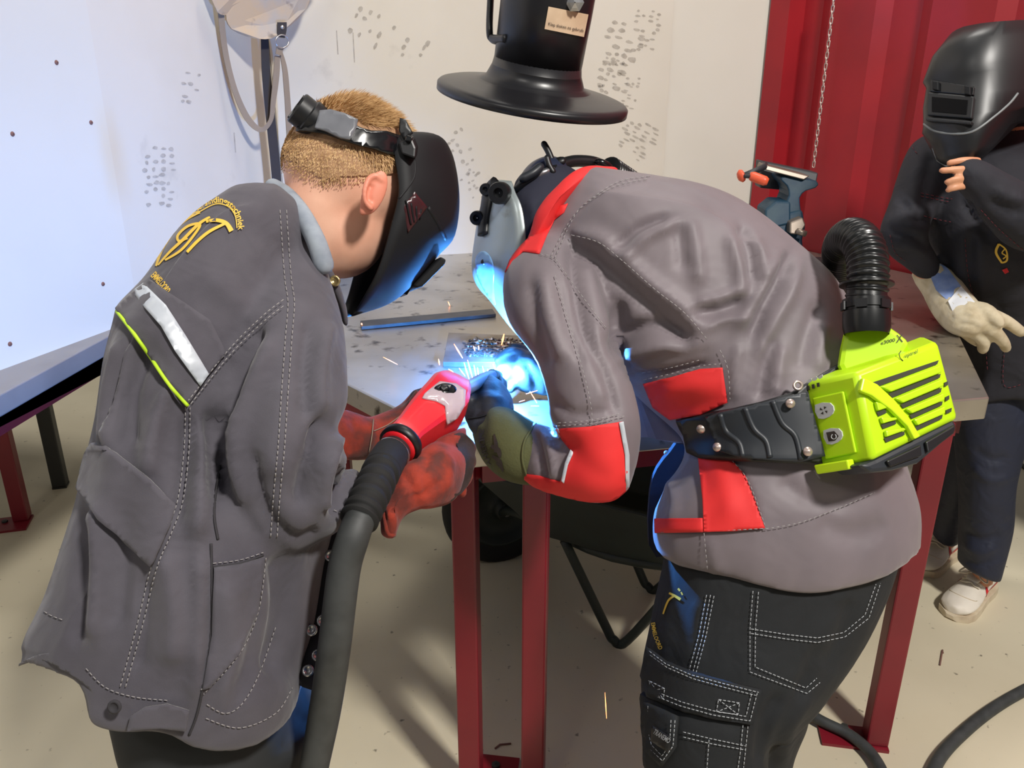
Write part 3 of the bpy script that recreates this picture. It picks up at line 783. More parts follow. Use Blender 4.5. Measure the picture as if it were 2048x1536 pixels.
cf = [(q, hs.v[list(q)].mean(0)) for q in hs.f if all(hval(loc[i]) > -.014 and loc[i][0] < .075 + loc[i][2] * .1 for i in q)]
for q, c in cf:
    L0 = hl(c); top = max(0, min(1, (L0[2] - .015) / .06)); near = 1.0 if L0[1] > -.03 else .35
    for _ in range(int(9 * near) + 1):
        w = np.random.dirichlet([1] * len(q)); p = (hs.v[list(q)] * w[:, None]).sum(0); n = nm[q[0]]
        flow = (hF * (.9 * top + .15) - hU * (.75 * (1 - top)) + hS * rnd.uniform(-.5, .5) + hU * rnd.uniform(-.25, .35))
        flow = flow - n * np.dot(flow, n); d = nrm(n * (.45 + .5 * top) + nrm(flow) * rnd.uniform(.6, 1.0))
        fade = min(1, max(0, (hval(hl(p)) + .012) / .03))
        if on_band(p) or rnd.random() > fade: continue
        L = (.3 + .7 * fade) * (.006 + .016 * top + (.012 * top if L0[0] > .04 else 0)) * rnd.uniform(.6, 1.25)
        p = p + n * (.002 + .009 * top); sd_ = nrm(np.cross(d, nrm(C0 - p) + np.random.normal(0, .25, 3))) * .00055; k = len(sv)
        sv += [p - sd_, p + sd_, p + d * L * .6 + sd_ * .6, p + d * L * .6 - sd_ * .6, p + d * L + n * -.002]; sf += [(k, k + 1, k + 2, k + 3), (k + 3, k + 2, k + 4)]
st = mk('hair_strands', (sv, sf), 'hair_blond', hair, recalc=False); st['kind'] = 'stuff'

# --- jacket
jt = loft([(95, 1335, 1.10, 590, 1395, 1.05, .38), (110, 1230, 1.10, 632, 1270, 1.05, .38), (150, 1040, 1.10, 655, 1080, 1.06, .37), (185, 850, 1.12, 590, 900, 1.08, .36),
           (222, 690, 1.13, 590, 760, 1.10, .35), (262, 590, 1.15, 620, 640, 1.12, .34), (345, 475, 1.17, 640, 520, 1.15, .31), (440, 400, 1.2, 618, 450, 1.18, .26), (520, 378, 1.21, 590, 400, 1.2, .15)])
ja = limb([(600, 520, 62, 1.14), (592, 600, 88, 1.08), (575, 720, 112, 1.03), (565, 850, 122, 1.0), (565, 950, 118, .985), (585, 1030, 78, .985), (640, 1015, 60, 1.05), (690, 990, 44, 1.115), (706, 984, 38, 1.15)])
ja2 = limb([(480, 540, 70, 1.26), (560, 700, 52, 1.30), (640, 850, 42, 1.31), (690, 868, 36, 1.31)])
js = remesh([jt, ja, ja2], .0068, 5)
j_out = [(543, 366), (500, 366), (470, 372), (440, 388), (405, 412), (375, 437), (345, 470), (318, 512), (295, 548), (270, 575), (245, 598), (231, 617), (225, 650), (208, 715), (202, 760), (196, 810), (184, 870), (168, 925), (152, 1000), (120, 1100), (95, 1180), (70, 1235), (37, 1298), (60, 1325), (130, 1350), (168, 1372), (178, 1438), (200, 1455), (250, 1465), (300, 1460), (345, 1468), (385, 1495), (430, 1500), (480, 1500), (530, 1480), (570, 1450), (590, 1410), (600, 1380), (615, 1330), (640, 1260), (655, 1150), (665, 1090), (690, 1048), (712, 1020), (724, 985), (715, 950), (700, 925), (690, 890), (693, 800), (693, 720), (688, 660), (676, 615), (660, 560), (645, 500), (635, 465), (610, 420), (580, 388)]
js.fit(j_out, sigma=48, lim=130, it=4)
js.folds([
    ([(300, 690), (262, 780), (255, 900)], 17, -0.0170), ([(250, 680), (226, 780), (215, 900)], 16, 0.0136), ([(340, 770), (310, 860), (296, 960)], 18, 0.0170), ([(378, 830), (372, 930), (350, 1050)], 14, -0.0170),
    ([(430, 820), (428, 900), (440, 1000)], 18, -0.0272), ([(402, 860), (400, 960), (396, 1080)], 16, 0.0153), ([(170, 1010), (158, 1150), (150, 1300)], 14, -0.0119), ([(195, 1010), (200, 1150), (190, 1280)], 16, 0.0136), ([(250, 1010), (245, 1120), (230, 1260)], 22, -0.0102),
    ([(330, 1100), (350, 1220), (345, 1330)], 26, 0.0153), ([(290, 1150), (285, 1270), (270, 1340)], 14, -0.0102), ([(400, 1100), (398, 1240), (392, 1400)], 18, 0.0119), ([(450, 1160), (470, 1280), (440, 1400)], 22, 0.0102),
    ([(560, 1110), (572, 1220), (545, 1360)], 26, -0.0204), ([(500, 1180), (505, 1300), (470, 1400)], 18, -0.0085),
    ([(650, 830), (612, 930), (600, 1010)], 14, -0.0204), ([(675, 870), (648, 960), (640, 1020)], 11, 0.0153), ([(688, 930), (668, 985), (672, 1030)], 8, -0.0153), ([(705, 950), (690, 1000), (690, 1035)], 8, 0.0119), ([(500, 900), (520, 1000), (560, 1070)], 16, -0.0119), ([(470, 850), (472, 930), (500, 1010)], 16, 0.0102),
    ([(660, 640), (640, 740), (640, 830)], 16, 0.0102), ([(620, 640), (610, 740), (612, 840)], 14, -0.0102), ([(520, 650), (480, 730), (455, 830)], 12, -0.0204), ([(545, 680), (500, 780), (470, 860)], 14, 0.0102),
    ([(560, 1060), (600, 1080), (640, 1060)], 12, -0.0102), ([(300, 620), (350, 690), (390, 760)], 20, 0.0068), ([(420, 560), (470, 600), (500, 650)], 26, 0.0068), ([(575, 760), (560, 860), (548, 960)], 30, 0.0085)])
jk = js.obj('jacket', 'jacket_grey', boy)
def sub(name, vf, m, par, solid=0, lab=None, smooth=True):
    o = mk(name, vf, m, par, smooth, recalc=False)
    if solid:
        s_ = o.modifiers.new('t', 'SOLIDIFY'); s_.thickness = solid; s_.offset = 0
    if lab: o['label'] = lab
    return o
sub('yoke_flap', patch(js, [(231, 617), (262, 590), (300, 560), (420, 640), (452, 705), (415, 752), (376, 810), (338, 768), (296, 706), (258, 653)], .006), 'jacket_grey', jk, .005)
sub('back_flap', patch(js, [(186, 885), (230, 905), (300, 960), (352, 1010), (340, 1050), (302, 1133), (240, 1075), (196, 1040), (172, 1000), (160, 985), (132, 948)], .007), 'jacket_grey', jk, .006)
sub('reflective_strip', patch(js, [(264, 582), (287, 566), (332, 610), (372, 672), (418, 748), (401, 773), (350, 702), (322, 652), (290, 616)], .011, 8), 'reflective', jk, .001, 'silver reflective strip')
sub('piping', seam(js, [(230, 618), (258, 654), (296, 707), (338, 769), (376, 812)], .0022, None, .009, 6), 'lime_piping', jk, lab='lime green piping')
stt = MB()
for dx in (0, 13):
    stt.add(seam(js, [(560 + dx, 420), (565 + dx, 496), (570 + dx, 560), (576 + dx, 606), (571 + dx, 674), (563 + dx, 788), (556 + dx, 896), (547 + dx, 992), (541 + dx, 1078)]))
    stt.add(seam(js, [(567, 599 + dx), (524, 633 + dx), (456, 701 + dx), (376, 802 + dx)], off=.0085))
for l in ([(371, 814), (368, 900), (355, 1001), (330, 1068), (302, 1135), (273, 1255), (240, 1375)], [(380, 814), (378, 900), (366, 1001), (342, 1068), (314, 1135), (284, 1255), (250, 1378)],
          [(532, 1116), (517, 1222), (479, 1308), (407, 1389)], [(524, 1116), (508, 1222), (470, 1304), (402, 1380)], [(551, 1255), (517, 1351), (484, 1408), (450, 1427), (412, 1408)],
          [(172, 1337), (211, 1375), (268, 1394), (335, 1401)], [(412, 1437), (479, 1456), (551, 1427), (585, 1375)], [(70, 1210), (100, 1230), (126, 1240)],
          [(196, 905), (240, 950), (330, 1066)], [(426, 1127), (480, 1120), (527, 1105)], [(668, 1020), (690, 1030), (703, 1030)], [(640, 440), (648, 480), (650, 520)]):
    stt.add(seam(js, l, off=.002))
sub('stitching', stt.vf(), 'thread', jk)['kind'] = 'stuff'
dk = MB()
for l in ([(422, 1087), (424, 1180), (421, 1279), (398, 1413), (378, 1471)], [(426, 1134), (480, 1127), (527, 1110)], [(440, 930), (428, 1020), (436, 1080)]):
    dk.add(seam(js, l, .0016, None, .0005))
sub('seam_line', dk.vf(), 'thread_dark', jk)['kind'] = 'stuff'
sub('hem_tab', patch(js, [(254, 1462), (262, 1432), (290, 1414), (335, 1408), (378, 1422), (372, 1462), (320, 1456), (285, 1458)], .006, 8), 'jacket_grey', jk, .004)
sub('side_pocket', patch(js, [(428, 1135), (480, 1128), (530, 1114), (517, 1222), (479, 1308), (420, 1375), (405, 1380), (424, 1270)], .004), 'jacket_grey', jk, .003)
for x, y in ((230, 1413), (661, 1111), (645, 1241), (635, 1310), (616, 1341), (623, 1260)):
    h_ = on_surf(js, x, y, 500, y); p = U(h_[0], h_[1], h_[2] - .012); n = nrm(C0 - p) if x != 230 else nrm(np.array(js.hit(x, y)[1]) * (1 if np.dot(np.array(js.hit(x, y)[1]), C0 - p) > 0 else -1))
    if x > 600: p = U(x, y, 1.045)
    sub('snap_button', lathe(p, n, [(.0075, 0), (.0075, .002), (.005, .003), (.0045, .0015), (.0005, .0012)], 14), 'thread_dark' if x == 230 else 'zinc', jk)
mk('collar_flap', limb([(648, 526, 14, 1.115), (668, 568, 19, 1.125), (684, 612, 16, 1.14), (690, 640, 12, 1.15)], 5, 12, True, .5), 'jacket_grey', jk)
sub('snap_button', lathe(U(670, 562, 1.110), -FW, [(.0075, 0), (.0075, .002), (.005, .003), (.0045, .0015), (.0005, .0012)], 14), 'brass', jk)
# --- lettering on the back
lg = MB()
for s_ in ([(312, 532, 4), (325, 495, 7), (345, 462, 7), (368, 440, 8), (388, 428, 8), (400, 424, 5)], [(316, 530, 3), (338, 505, 5), (365, 480, 6), (395, 450, 6), (412, 438, 5), (420, 434, 4)], [(375, 476, 4), (358, 482, 5), (356, 470, 5), (376, 452, 5), (400, 448, 5), (388, 470, 5), (362, 500, 5), (330, 520, 4)], [(412, 443, 5), (432, 440, 7), (452, 446, 8), (463, 462, 10)], [(452, 446, 5), (420, 462, 6), (395, 482, 6), (374, 504, 6)]):
    lg.add(stroke_on(js, s_, 6, .003))
lg.add(stroke_on(js, [(398, 424, 2), (430, 408, 2), (455, 412, 2), (470, 430, 2), (474, 456, 2)], 2, .003))
sub('back_emblem', lg.vf(), 'gold_print', jk, lab='gold embroidered emblem', smooth=False)
sub('back_lettering', text_on(js, 'verbindingstechniek', [(392, 424), (415, 410), (440, 405), (462, 416), (474, 436), (477, 460)], 12, .003, True), 'gold_print', jk, smooth=False)
sub('place_lettering', text_on(js, 'EMMELOORD', [(301, 552), (316, 568), (331, 588)], 14, .004, True), 'gold_print', jk, smooth=False)
# --- collar and hood behind the neck
cs = remesh([tube([U(*k[:2], k[3]) for k in catmull([(545, 372, 0, 1.19), (575, 392, 0, 1.14), (605, 430, 0, 1.10), (632, 482, 0, 1.075), (648, 530, 0, 1.075)], 6)], np.linspace(.012, .014, 25), 10, flat=1.0, round_cap=True)], .004, 3)
cs.obj('hood', 'hood_fabric', boy)
pk1 = mk('front_placket', tube([U(x, y, t) for x, y, t in catmull([(676, 1040, 1.10), (672, 1100, 1.09), (656, 1180, 1.08), (645, 1250, 1.07), (632, 1310, 1.06), (610, 1370, 1.06)], 5)], .017, 10, flat=.45, ref=FW), 'jacket_inside', jk)
# --- shorts and shoes
sh = remesh([loft([(270, 1340, 1.12, 560, 1340, 1.08, .28), (290, 1430, 1.12, 578, 1440, 1.08, .27), (320, 1500, 1.13, 576, 1500, 1.1, .26)], n=24),
             tube([U(490, 1420, 1.12), (-.36, .93, .54), (-.362, .93, .49)], [.10, .086, .085], 18), tube([U(420, 1420, 1.15), (-.445, 1.0, .54), (-.45, 1.0, .49)], [.09, .088, .088], 18)], .009, 3)
sh.obj('shorts', 'shorts_black', boy)
def simple_shoe(x, y, ang, m, par, L=.27):
    d = np.array([cos(ang), sin(ang), 0]); e = np.array([-sin(ang), cos(ang), 0]); c = np.array([x, y, 0])
    prof = [(-.09, .030, .085), (-.05, .036, .09), (0, .040, .085), (.06, .043, .06), (.12, .043, .048), (.165, .030, .04)]
    rings = []
    for a, w, h in prof:
        rings.append([c + d * a * L / .27 + e * w * cos(t) * (1 if sin(t) < 0 else .9) + up * max(.0, h * .5 + h * .5 * sin(t)) for t in np.linspace(0, 2 * pi, 14, endpoint=False)])
    return mk('shoe', skin_rings(rings), m, par)
simple_shoe(-.36, .92, radians(60), 'shoe_dark', boy); simple_shoe(-.465, .98, radians(70), 'shoe_dark', boy)

# ================================================================== his welding helmet (a thing of its own)
hm = thing('welding_helmet', U(800, 440, 1.28), 'matt black welding helmet with ratchet headband worn by the short-haired person', 'helmet')
def shell(sl, S, tB, tF, W, n=22, ex=2.4):
    rings = []
    for (b, f_, w) in sl:
        B3 = U(b[0], b[1], tB); F3 = U(f_[0], f_[1], tF); r = []
        for ph in np.linspace(-pi / 2, pi / 2, n):
            cfv = abs(cos(ph)) ** (2 / ex); sfv = np.sign(sin(ph)) * abs(sin(ph)) ** (2 / ex)
            r.append(B3 + (F3 - B3) * cfv + S * w * sfv)
        rings.append(r)
    return rings
al = radians(22); S1 = -FW * cos(al) + RT * sin(al)
sl = [((800, 292), (830, 280), .04), ((792, 290), (850, 270), .075), ((775, 305), (888, 280), .10), ((762, 345), (910, 322), .112), ((750, 400), (916, 400), .116), ((738, 450), (904, 478), .116), ((724, 510), (866, 518), .113), ((710, 570), (824, 570), .104), ((698, 605), (772, 609), .088), ((690, 630), (715, 627), .06)]
K = []
arr = np.array([(b[0], b[1], f_[0], f_[1], w) for b, f_, w in sl]); arr = catmull(arr, 5)
rings = shell([((a[0], a[1]), (a[2], a[3]), a[4]) for a in arr], S1, 1.26, 1.32, None)
v, f = skin_rings(rings, closed_ring=False, cap=False)
k = len(v); top = np.array(rings[0]).mean(0); v = list(v) + [top]; f = list(f) + [(i, i + 1, k) for i in range(len(rings[0]) - 1)]
ms = Surf(np.array(v), f)
m_out = [(772, 303), (800, 272), (830, 267), (860, 266), (885, 280), (905, 310), (914, 360), (916, 410), (912, 455), (900, 486), (880, 505), (862, 526), (830, 562), (800, 590), (770, 610), (720, 625), (690, 630), (700, 580), (722, 500), (740, 425), (755, 370)]
ms.fit(m_out, sigma=45, lim=50, it=3)
mo = ms.obj('shell', 'mask_black', hm); s_ = mo.modifiers.new('t', 'SOLIDIFY'); s_.thickness = .003; s_.offset = 0
sub('side_window', patch(ms, [(829, 384), (855, 414), (816, 466), (804, 410)], .002, 8), 'mask_window', mo, .002)
rb = MB()
for i in range(6):
    a = (770 + i * 11 - i * 1.5, 318 + i * 6); b = (742 + i * 8, 392 + i * 12)
    rb.add(seam(ms, [a, ((a[0] + b[0]) / 2 + 3, (a[1] + b[1]) / 2), b], .0012, None, 0, jump=.06))
sub('side_ribs', rb.vf(), 'mask_rib', mo)
sub('side_ridge', seam(ms, [(829, 318), (830, 345), (822, 366), (795, 400), (765, 432), (748, 460), (738, 500)], .0022, None, 0, 6, jump=.08), 'mask_black', mo)
sub('brow_ridge', seam(ms, [(855, 415), (874, 445), (890, 478)], .004, None, 0, 6), 'mask_black', mo)
ww = MB()
for i in range(4): ww.add(seam(ms, [(812 + i * 10, 400 + i * 6), (822 + i * 6, 450 - i * 4)], .0015, None, .003))
sub('window_bars', ww.vf(), 'mask_black', mo)
# lens holder on the front
mid = lambda x, y: U(x, y, 1.31)
mk('lens_frame', prism([mid(x, y) - S1 * .052 for x, y in ((862, 522), (874, 528), (870, 538), (828, 580), (816, 583), (808, 578))], S1 * .104), 'mask_black', hm, smooth=False, bevel=.003)
mk('lens_clip', prism([mid(x, y) - S1 * .02 for x, y in ((806, 578), (814, 582), (808, 592), (800, 590))], S1 * .04), 'black_plastic', hm, smooth=False)
# headband round the head
bsf = remesh([ellipsoid(HC, hF * .101, hS * .082, hU * .101)], .006, 2)
def mirror_add(vf):
    v, f = vf; v = np.array(v); d = (v - HC) @ hS; v2 = v - 2 * d[:, None] * hS
    n = len(v); return np.concatenate([v, v2]), list(f) + [tuple(i + n for i in reversed(q)) for q in f]
def hb(name, poly, m, off, th):
    v, f = patch(bsf, poly, off, 8); v = np.array(v); d = (v - HC) @ hS; v2 = v - 2 * d[:, None] * hS
    for vv, ff in ((v, f), (v2, [tuple(reversed(q)) for q in f])):
        o = mk(name, (vv, ff), m, hm, recalc=False); s_ = o.modifiers.new('t', 'SOLIDIFY'); s_.thickness = th; s_.offset = 0
hb('headband', [(592, 262), (604, 232), (650, 232), (700, 245), (722, 256), (742, 262), (772, 262), (800, 272), (818, 300), (800, 312), (775, 308), (748, 298), (720, 292), (690, 282), (650, 268), (610, 262)], 'black_gloss', .007, .003)
hb('ratchet_cover', [(640, 222), (662, 220), (690, 228), (716, 240), (712, 258), (700, 280), (680, 276), (650, 262), (630, 256)], 'band_grey', .012, .004)
hb('top_strap', [(800, 236), (812, 240), (826, 266), (808, 280), (798, 262)], 'black_plastic', .022, .003)
kp = U(622, 237, 1.15); ka = nrm(-RT * .75 + UPV * .55 - FW * .40)
kn = mk('ratchet_knob', lathe(kp - ka * .012, ka, [(.020, 0), (.025, .002), (.026, .016), (.023, .018), (.023, .034), (.0215, .036), (.019, .036), (.018, .028), (.001, .028)], 28), 'black_plastic', hm, auto=30)
kx, ky, kz = frame(ka); cr_ = MB()
for i in range(3):
    a = i * pi / 3; d = kx * cos(a) + ky * sin(a); cr_.add(box(kp + ka * .0205, d * .040, np.cross(ka, d) * .006, ka * .010))
mk('knob_grip', cr_.vf(), 'mask_rib', kn, smooth=False)
pvt = U(812, 300, 1.155)
mk('pivot_latch', prism([U(x, y, 1.15) for x, y in ((796, 284), (824, 276), (832, 296), (830, 318), (802, 308))], np.array([0, .03, 0])), 'black_plastic', hm, smooth=False, bevel=.003)
mk('pivot_tab', prism([U(x, y, 1.143) for x, y in ((812, 270), (826, 274), (822, 284), (808, 282))], np.array([0, .012, 0])), 'black_gloss', hm, smooth=False, bevel=.002)
for x, y in ((785, 330), (792, 344), (776, 318)):
    p, n, ok = ms.pt(x, y); n = n if np.dot(n, C0 - p) > 0 else -n
    sub('adjust_hole', lathe(p, n, [(.0045, 0), (.004, .0012), (.0005, .001)], 10), 'black_gloss', mo)
# ================================================================== person in the grey and red jacket
mat('jacket_sheen', (116, 106, 111), 0.58, col2=(106, 97, 102), nscale=8, bump=.12, bscale=900, bdist=.0004, sheen=.2, wr=.35, wscale=12)
mat('panel_red', (226, 44, 44), 0.7, col2=(208, 36, 38), nscale=12, bump=.15, bscale=800, bdist=.0005)
mat('navy_cloth', (34, 36, 52), 0.85, bump=.2, bscale=600, bdist=.0006)
mat('trouser_black', (25, 28, 31), 0.85, col2=(20, 22, 25), nscale=10, bump=.25, bscale=700, bdist=.0006, wr=.4)
mat('thread_white', (176, 180, 184), 0.8)
mat('olive_suede', (84, 86, 52), 0.9, col2=(72, 74, 44), nscale=20, bump=.3, bscale=300)
mat('black_leather', (34, 35, 38), 0.5, col2=(26, 27, 30), nscale=20, bump=.3, bscale=90, bdist=.003)
mat('lime_plastic', (190, 232, 22), 0.38, col2=(180, 222, 20), nscale=5)
mat('lime_bright', (204, 243, 32), 0.36)
mat('slot_dark', (56, 56, 44), 0.8)
mat('belt_pad', (38, 42, 48), 0.45)
mat('silver_shell', (156, 166, 168), 0.32, metal=.35, col2=(138, 148, 146), nscale=9, nlo=.4, nhi=.65, col3=(120, 122, 112), n3scale=18, n3lo=.6, n3hi=.75)
mat('clear_cover', (150, 196, 240), 0.15, trans=.35)  # blue arc light on the side cover is put into its colour
mat('button_grey', (196, 198, 200), 0.4)
mat('hose_black', (26, 27, 28), 0.28)
mat('cap_navy', (40, 46, 66), 0.35)
mat('torch_red', (226, 34, 44), 0.35, coat=.2)
mat('torch_clear', (216, 196, 204), 0.2, trans=.3, coat=.3)
mat('neck_grey', (132, 136, 142), 0.35, metal=.3)

man = thing('person', (.42, 1.05, 0), 'person in grey and red work jacket and black trousers bent low over the table', 'person')
# --- jacket first (the body follows it)
mt_ = loft([(1314, 1085, 1.33, 1838, 1085, 1.36, .30), (1312, 1020, 1.32, 1836, 1010, 1.36, .31), (1376, 905, 1.33, 1795, 880, 1.37, .30), (1345, 838, 1.34, 1735, 720, 1.38, .30), (1268, 775, 1.36, 1680, 600, 1.40, .32),
            (1190, 690, 1.37, 1605, 497, 1.43, .35), (1140, 620, 1.39, 1500, 412, 1.46, .37), (1110, 565, 1.42, 1370, 362, 1.48, .36), (1085, 515, 1.45, 1260, 346, 1.50, .30), (1068, 470, 1.48, 1185, 348, 1.52, .2)])
ma = limb([(1115, 520, 72, 1.37), (1112, 600, 98, 1.32), (1145, 700, 92, 1.28), (1180, 800, 90, 1.26), (1203, 880, 80, 1.255), (1193, 930, 74, 1.26), (1130, 924, 62, 1.29), (1075, 905, 58, 1.33), (1052, 897, 54, 1.36)])
ma2 = limb([(1180, 560, 80, 1.56), (1200, 680, 60, 1.62), (1160, 745, 44, 1.64), (1118, 762, 36, 1.64)])
mj = remesh([mt_, ma, ma2], .0068, 5)
mj_out = [(1160, 340), (1190, 335), (1226, 339), (1300, 350), (1380, 362), (1440, 380), (1480, 400), (1520, 425), (1560, 455), (1600, 490), (1640, 522), (1668, 552), (1695, 595), (1735, 680), (1785, 830), (1815, 940), (1835, 995), (1844, 1050), (1842, 1090), (1820, 1120), (1780, 1150), (1700, 1175), (1620, 1187), (1560, 1180), (1450, 1150), (1380, 1135), (1330, 1120), (1310, 1095), (1308, 1040), (1314, 1000), (1340, 960), (1372, 915), (1372, 880), (1330, 845), (1300, 820), (1285, 850), (1275, 910), (1262, 960), (1240, 1000), (1200, 1006), (1130, 996), (1072, 975), (1035, 955), (1030, 850), (1060, 845), (1100, 850), (1097, 790), (1080, 740), (1055, 690), (1022, 655), (1010, 610), (1006, 560), (1012, 530), (1040, 497), (1062, 470), (1075, 425), (1120, 375)]
mj.fit(mj_out, sigma=46, lim=80, it=3)
mj.folds([
    ([(1145, 478), (1152, 560), (1168, 650), (1205, 740), (1235, 830)], 13, -.016), ([(1140, 466), (1197, 478), (1244, 514), (1310, 572), (1369, 619), (1416, 676)], 17, .012), ([(1158, 494), (1212, 540), (1271, 590), (1330, 642), (1396, 696)], 14, -.013),
    ([(1175, 520), (1190, 600), (1225, 680)], 14, .008), ([(1240, 600), (1230, 680), (1260, 740)], 16, -.012),
    ([(1228, 502), (1275, 458), (1340, 432)], 11, -.010), ([(1250, 525), (1291, 476), (1369, 440)], 12, .010), ([(1352, 440), (1362, 490), (1366, 540)], 12, -.007), ([(1380, 440), (1392, 500), (1400, 570)], 14, .007),
    ([(1480, 448), (1500, 500), (1506, 565)], 11, -.010), ([(1458, 470), (1478, 540), (1484, 600)], 12, .010), ([(1508, 470), (1525, 520), (1525, 560)], 10, .007),
    ([(1582, 505), (1556, 562), (1525, 621), (1502, 680)], 11, -.013), ([(1600, 520), (1578, 590), (1545, 650), (1520, 720)], 13, .010), ([(1562, 500), (1535, 560), (1500, 620), (1470, 660)], 12, .008),
    ([(1384, 628), (1440, 620), (1490, 600)], 11, -.011), ([(1390, 606), (1440, 596), (1480, 578)], 11, .008), ([(1410, 660), (1450, 640), (1500, 640)], 10, .007), ([(1545, 672), (1528, 738), (1518, 800)], 12, -.010), ([(1565, 690), (1556, 750), (1550, 790)], 12, .008), ([(1480, 690), (1470, 740), (1475, 800)], 13, .007),
    ([(1640, 600), (1610, 680), (1600, 740)], 14, -.007), ([(1650, 640), (1640, 700), (1640, 740)], 12, .006),
    ([(1240, 720), (1320, 690), (1410, 690)], 16, .016), ([(1260, 752), (1340, 745), (1420, 728)], 9, -.010), ([(1240, 670), (1310, 650), (1380, 690)], 14, -.014), ([(1320, 790), (1370, 775), (1430, 770)], 12, .008), ([(1330, 820), (1400, 815), (1450, 800)], 10, -.006),
    ([(1060, 560), (1070, 650), (1095, 740)], 14, -.008), ([(1085, 550), (1100, 640), (1130, 720)], 14, .008), ([(1120, 560), (1140, 650), (1165, 730)], 12, -.007), ([(1180, 640), (1200, 730), (1215, 800)], 14, .008), ([(1100, 800), (1150, 830), (1220, 820)], 12, -.006), ([(1095, 850), (1110, 880), (1150, 900)], 10, -.012), ([(1070, 860), (1080, 910), (1090, 960)], 8, -.009), ([(1092, 862), (1104, 910), (1110, 960)], 8, .007), ([(1130, 880), (1170, 930), (1220, 960)], 12, -.006),
    ([(1340, 960), (1350, 1010), (1340, 1050)], 12, .006), ([(1430, 930), (1450, 980), (1460, 1040)], 12, .006), ([(1470, 940), (1490, 980), (1510, 1040)], 10, -.006), ([(1560, 960), (1620, 1000), (1700, 1010)], 18, -.006), ([(1640, 1040), (1700, 1070), (1780, 1050)], 24, -.006), ([(1420, 1080), (1430, 1120), (1440, 1145)], 14, .004)])
mjk = mj.obj('jacket', 'jacket_sheen', man)
cl_s = remesh([limb([(1226, 350, 16, 1.455), (1180, 364, 28, 1.385), (1132, 394, 38, 1.36), (1100, 430, 36, 1.355), (1068, 474, 26, 1.36), (1048, 510, 18, 1.38)], flat=.9)], .006, 3)
cl_s.fit([(1161, 332), (1200, 333), (1228, 341), (1193, 353), (1150, 388), (1122, 412), (1104, 450), (1075, 490), (1050, 512), (1050, 490), (1062, 470), (1066, 440), (1075, 419), (1095, 394), (1125, 362)], 24, 40, 2)
cl_o = cl_s.obj('collar', 'panel_red', mjk); cl_o['label'] = 'red stand collar'
sub('shoulder_yoke', patch(mj, [(1136, 407), (1128, 425), (1109, 440), (1095, 468), (1079, 508), (1046, 503), (1024, 522), (1010, 545), (1008, 532), (1036, 497), (1060, 470), (1085, 455), (1108, 428), (1120, 412)], .004, 8), 'panel_red', mjk, .002, 'red shoulder panel')
sub('elbow_panel', patch(mj, [(1113, 858), (1180, 853), (1245, 843), (1254, 900), (1259, 985), (1222, 1005), (1180, 1004), (1120, 995), (1060, 974), (1034, 945), (1080, 952), (1120, 964), (1132, 930), (1141, 900), (1125, 880)], .004, 8), 'panel_red', mjk, .002, 'red elbow panel')
for pl_ in ([(1238, 845), (1247, 843), (1259, 910), (1259, 985), (1252, 988), (1250, 910)], [(1141, 899), (1130, 925), (1122, 962), (1128, 967), (1136, 930), (1147, 905)], [(1109, 858), (1116, 857), (1122, 872), (1117, 877)]):
    sub('reflective_piping', patch(mj, pl_, .0075, 6), 'reflective', mjk, .001, 'silver piping')
sub('side_panel', patch(mj, [(1286, 768), (1340, 755), (1400, 738), (1445, 735), (1450, 770), (1455, 805), (1400, 830), (1340, 840), (1306, 815)], .005, 8), 'panel_red', mjk, .002, 'red side panel')
sub('side_panel', patch(mj, [(1396, 912), (1460, 914), (1490, 950), (1510, 1000), (1530, 1056), (1470, 1062), (1408, 1064), (1405, 1000)], .004, 8), 'panel_red', mjk, .002, 'red side panel')
sub('pocket_band', patch(mj, [(1309, 1037), (1406, 1036), (1408, 1064), (1310, 1066)], .006, 8), 'panel_red', mjk, .002, 'red band')
st2 = MB()
for l in ([(1079, 508), (1110, 518), (1140, 560), (1200, 640), (1215, 660)], [(1300, 352), (1240, 362), (1190, 392), (1150, 430), (1110, 515)], [(1294, 358), (1236, 370), (1182, 400), (1142, 438), (1102, 512)], [(1142, 470), (1197, 485), (1244, 521), (1310, 579), (1369, 626), (1416, 681)], [(1112, 852), (1180, 847), (1250, 832)], [(1114, 846), (1180, 841), (1238, 828)], [(1286, 760), (1340, 748), (1400, 732), (1442, 728)], [(1284, 746), (1340, 736), (1400, 720)],
          [(1530, 1058), (1600, 1045), (1680, 1015), (1750, 985)], [(1463, 920), (1492, 954), (1512, 1000), (1532, 1058)], [(1310, 1065), (1408, 1063), (1530, 1057)], [(1408, 1066), (1412, 1110), (1415, 1140)], [(1110, 550), (1130, 620), (1160, 720), (1180, 800), (1185, 850)], [(1440, 700), (1456, 740), (1460, 800)]):
    st2.add(seam(mj, l, .0006, off=.0045))
sub('stitching', st2.vf(), 'thread', mjk)['kind'] = 'stuff'
# --- body
mhc = U(1066, 440, 1.53)
mb_ = remesh([ellipsoid(mhc + UPV * -.03, RT * .055 - UPV * .03, FW * .065, UPV * .07 + RT * .02), limb([(1250, 480, 110, 1.5), (1400, 600, 150, 1.44), (1560, 850, 150, 1.38), (1600, 1100, 150, 1.36)]), limb([(1080, 440, 60, 1.53), (1160, 440, 66, 1.52), (1220, 450, 60, 1.5)]),
              tube([U(1500, 1150, 1.36), U(1420, 1400, 1.33), (.32, .99, .40), (.33, .98, .08)], [.08, .06, .05, .042], 16), tube([U(1600, 1150, 1.4), U(1500, 1400, 1.41), (.45, 1.13, .36), (.46, 1.13, .08)], [.08, .05, .045, .042], 16),
              limb([(1130, 560, 55, 1.36), (1180, 800, 50, 1.26), (1190, 920, 44, 1.26), (1060, 895, 34, 1.35), (990, 850, 28, 1.40)])], .009, 4)
mb_.obj('body', 'skin', man)
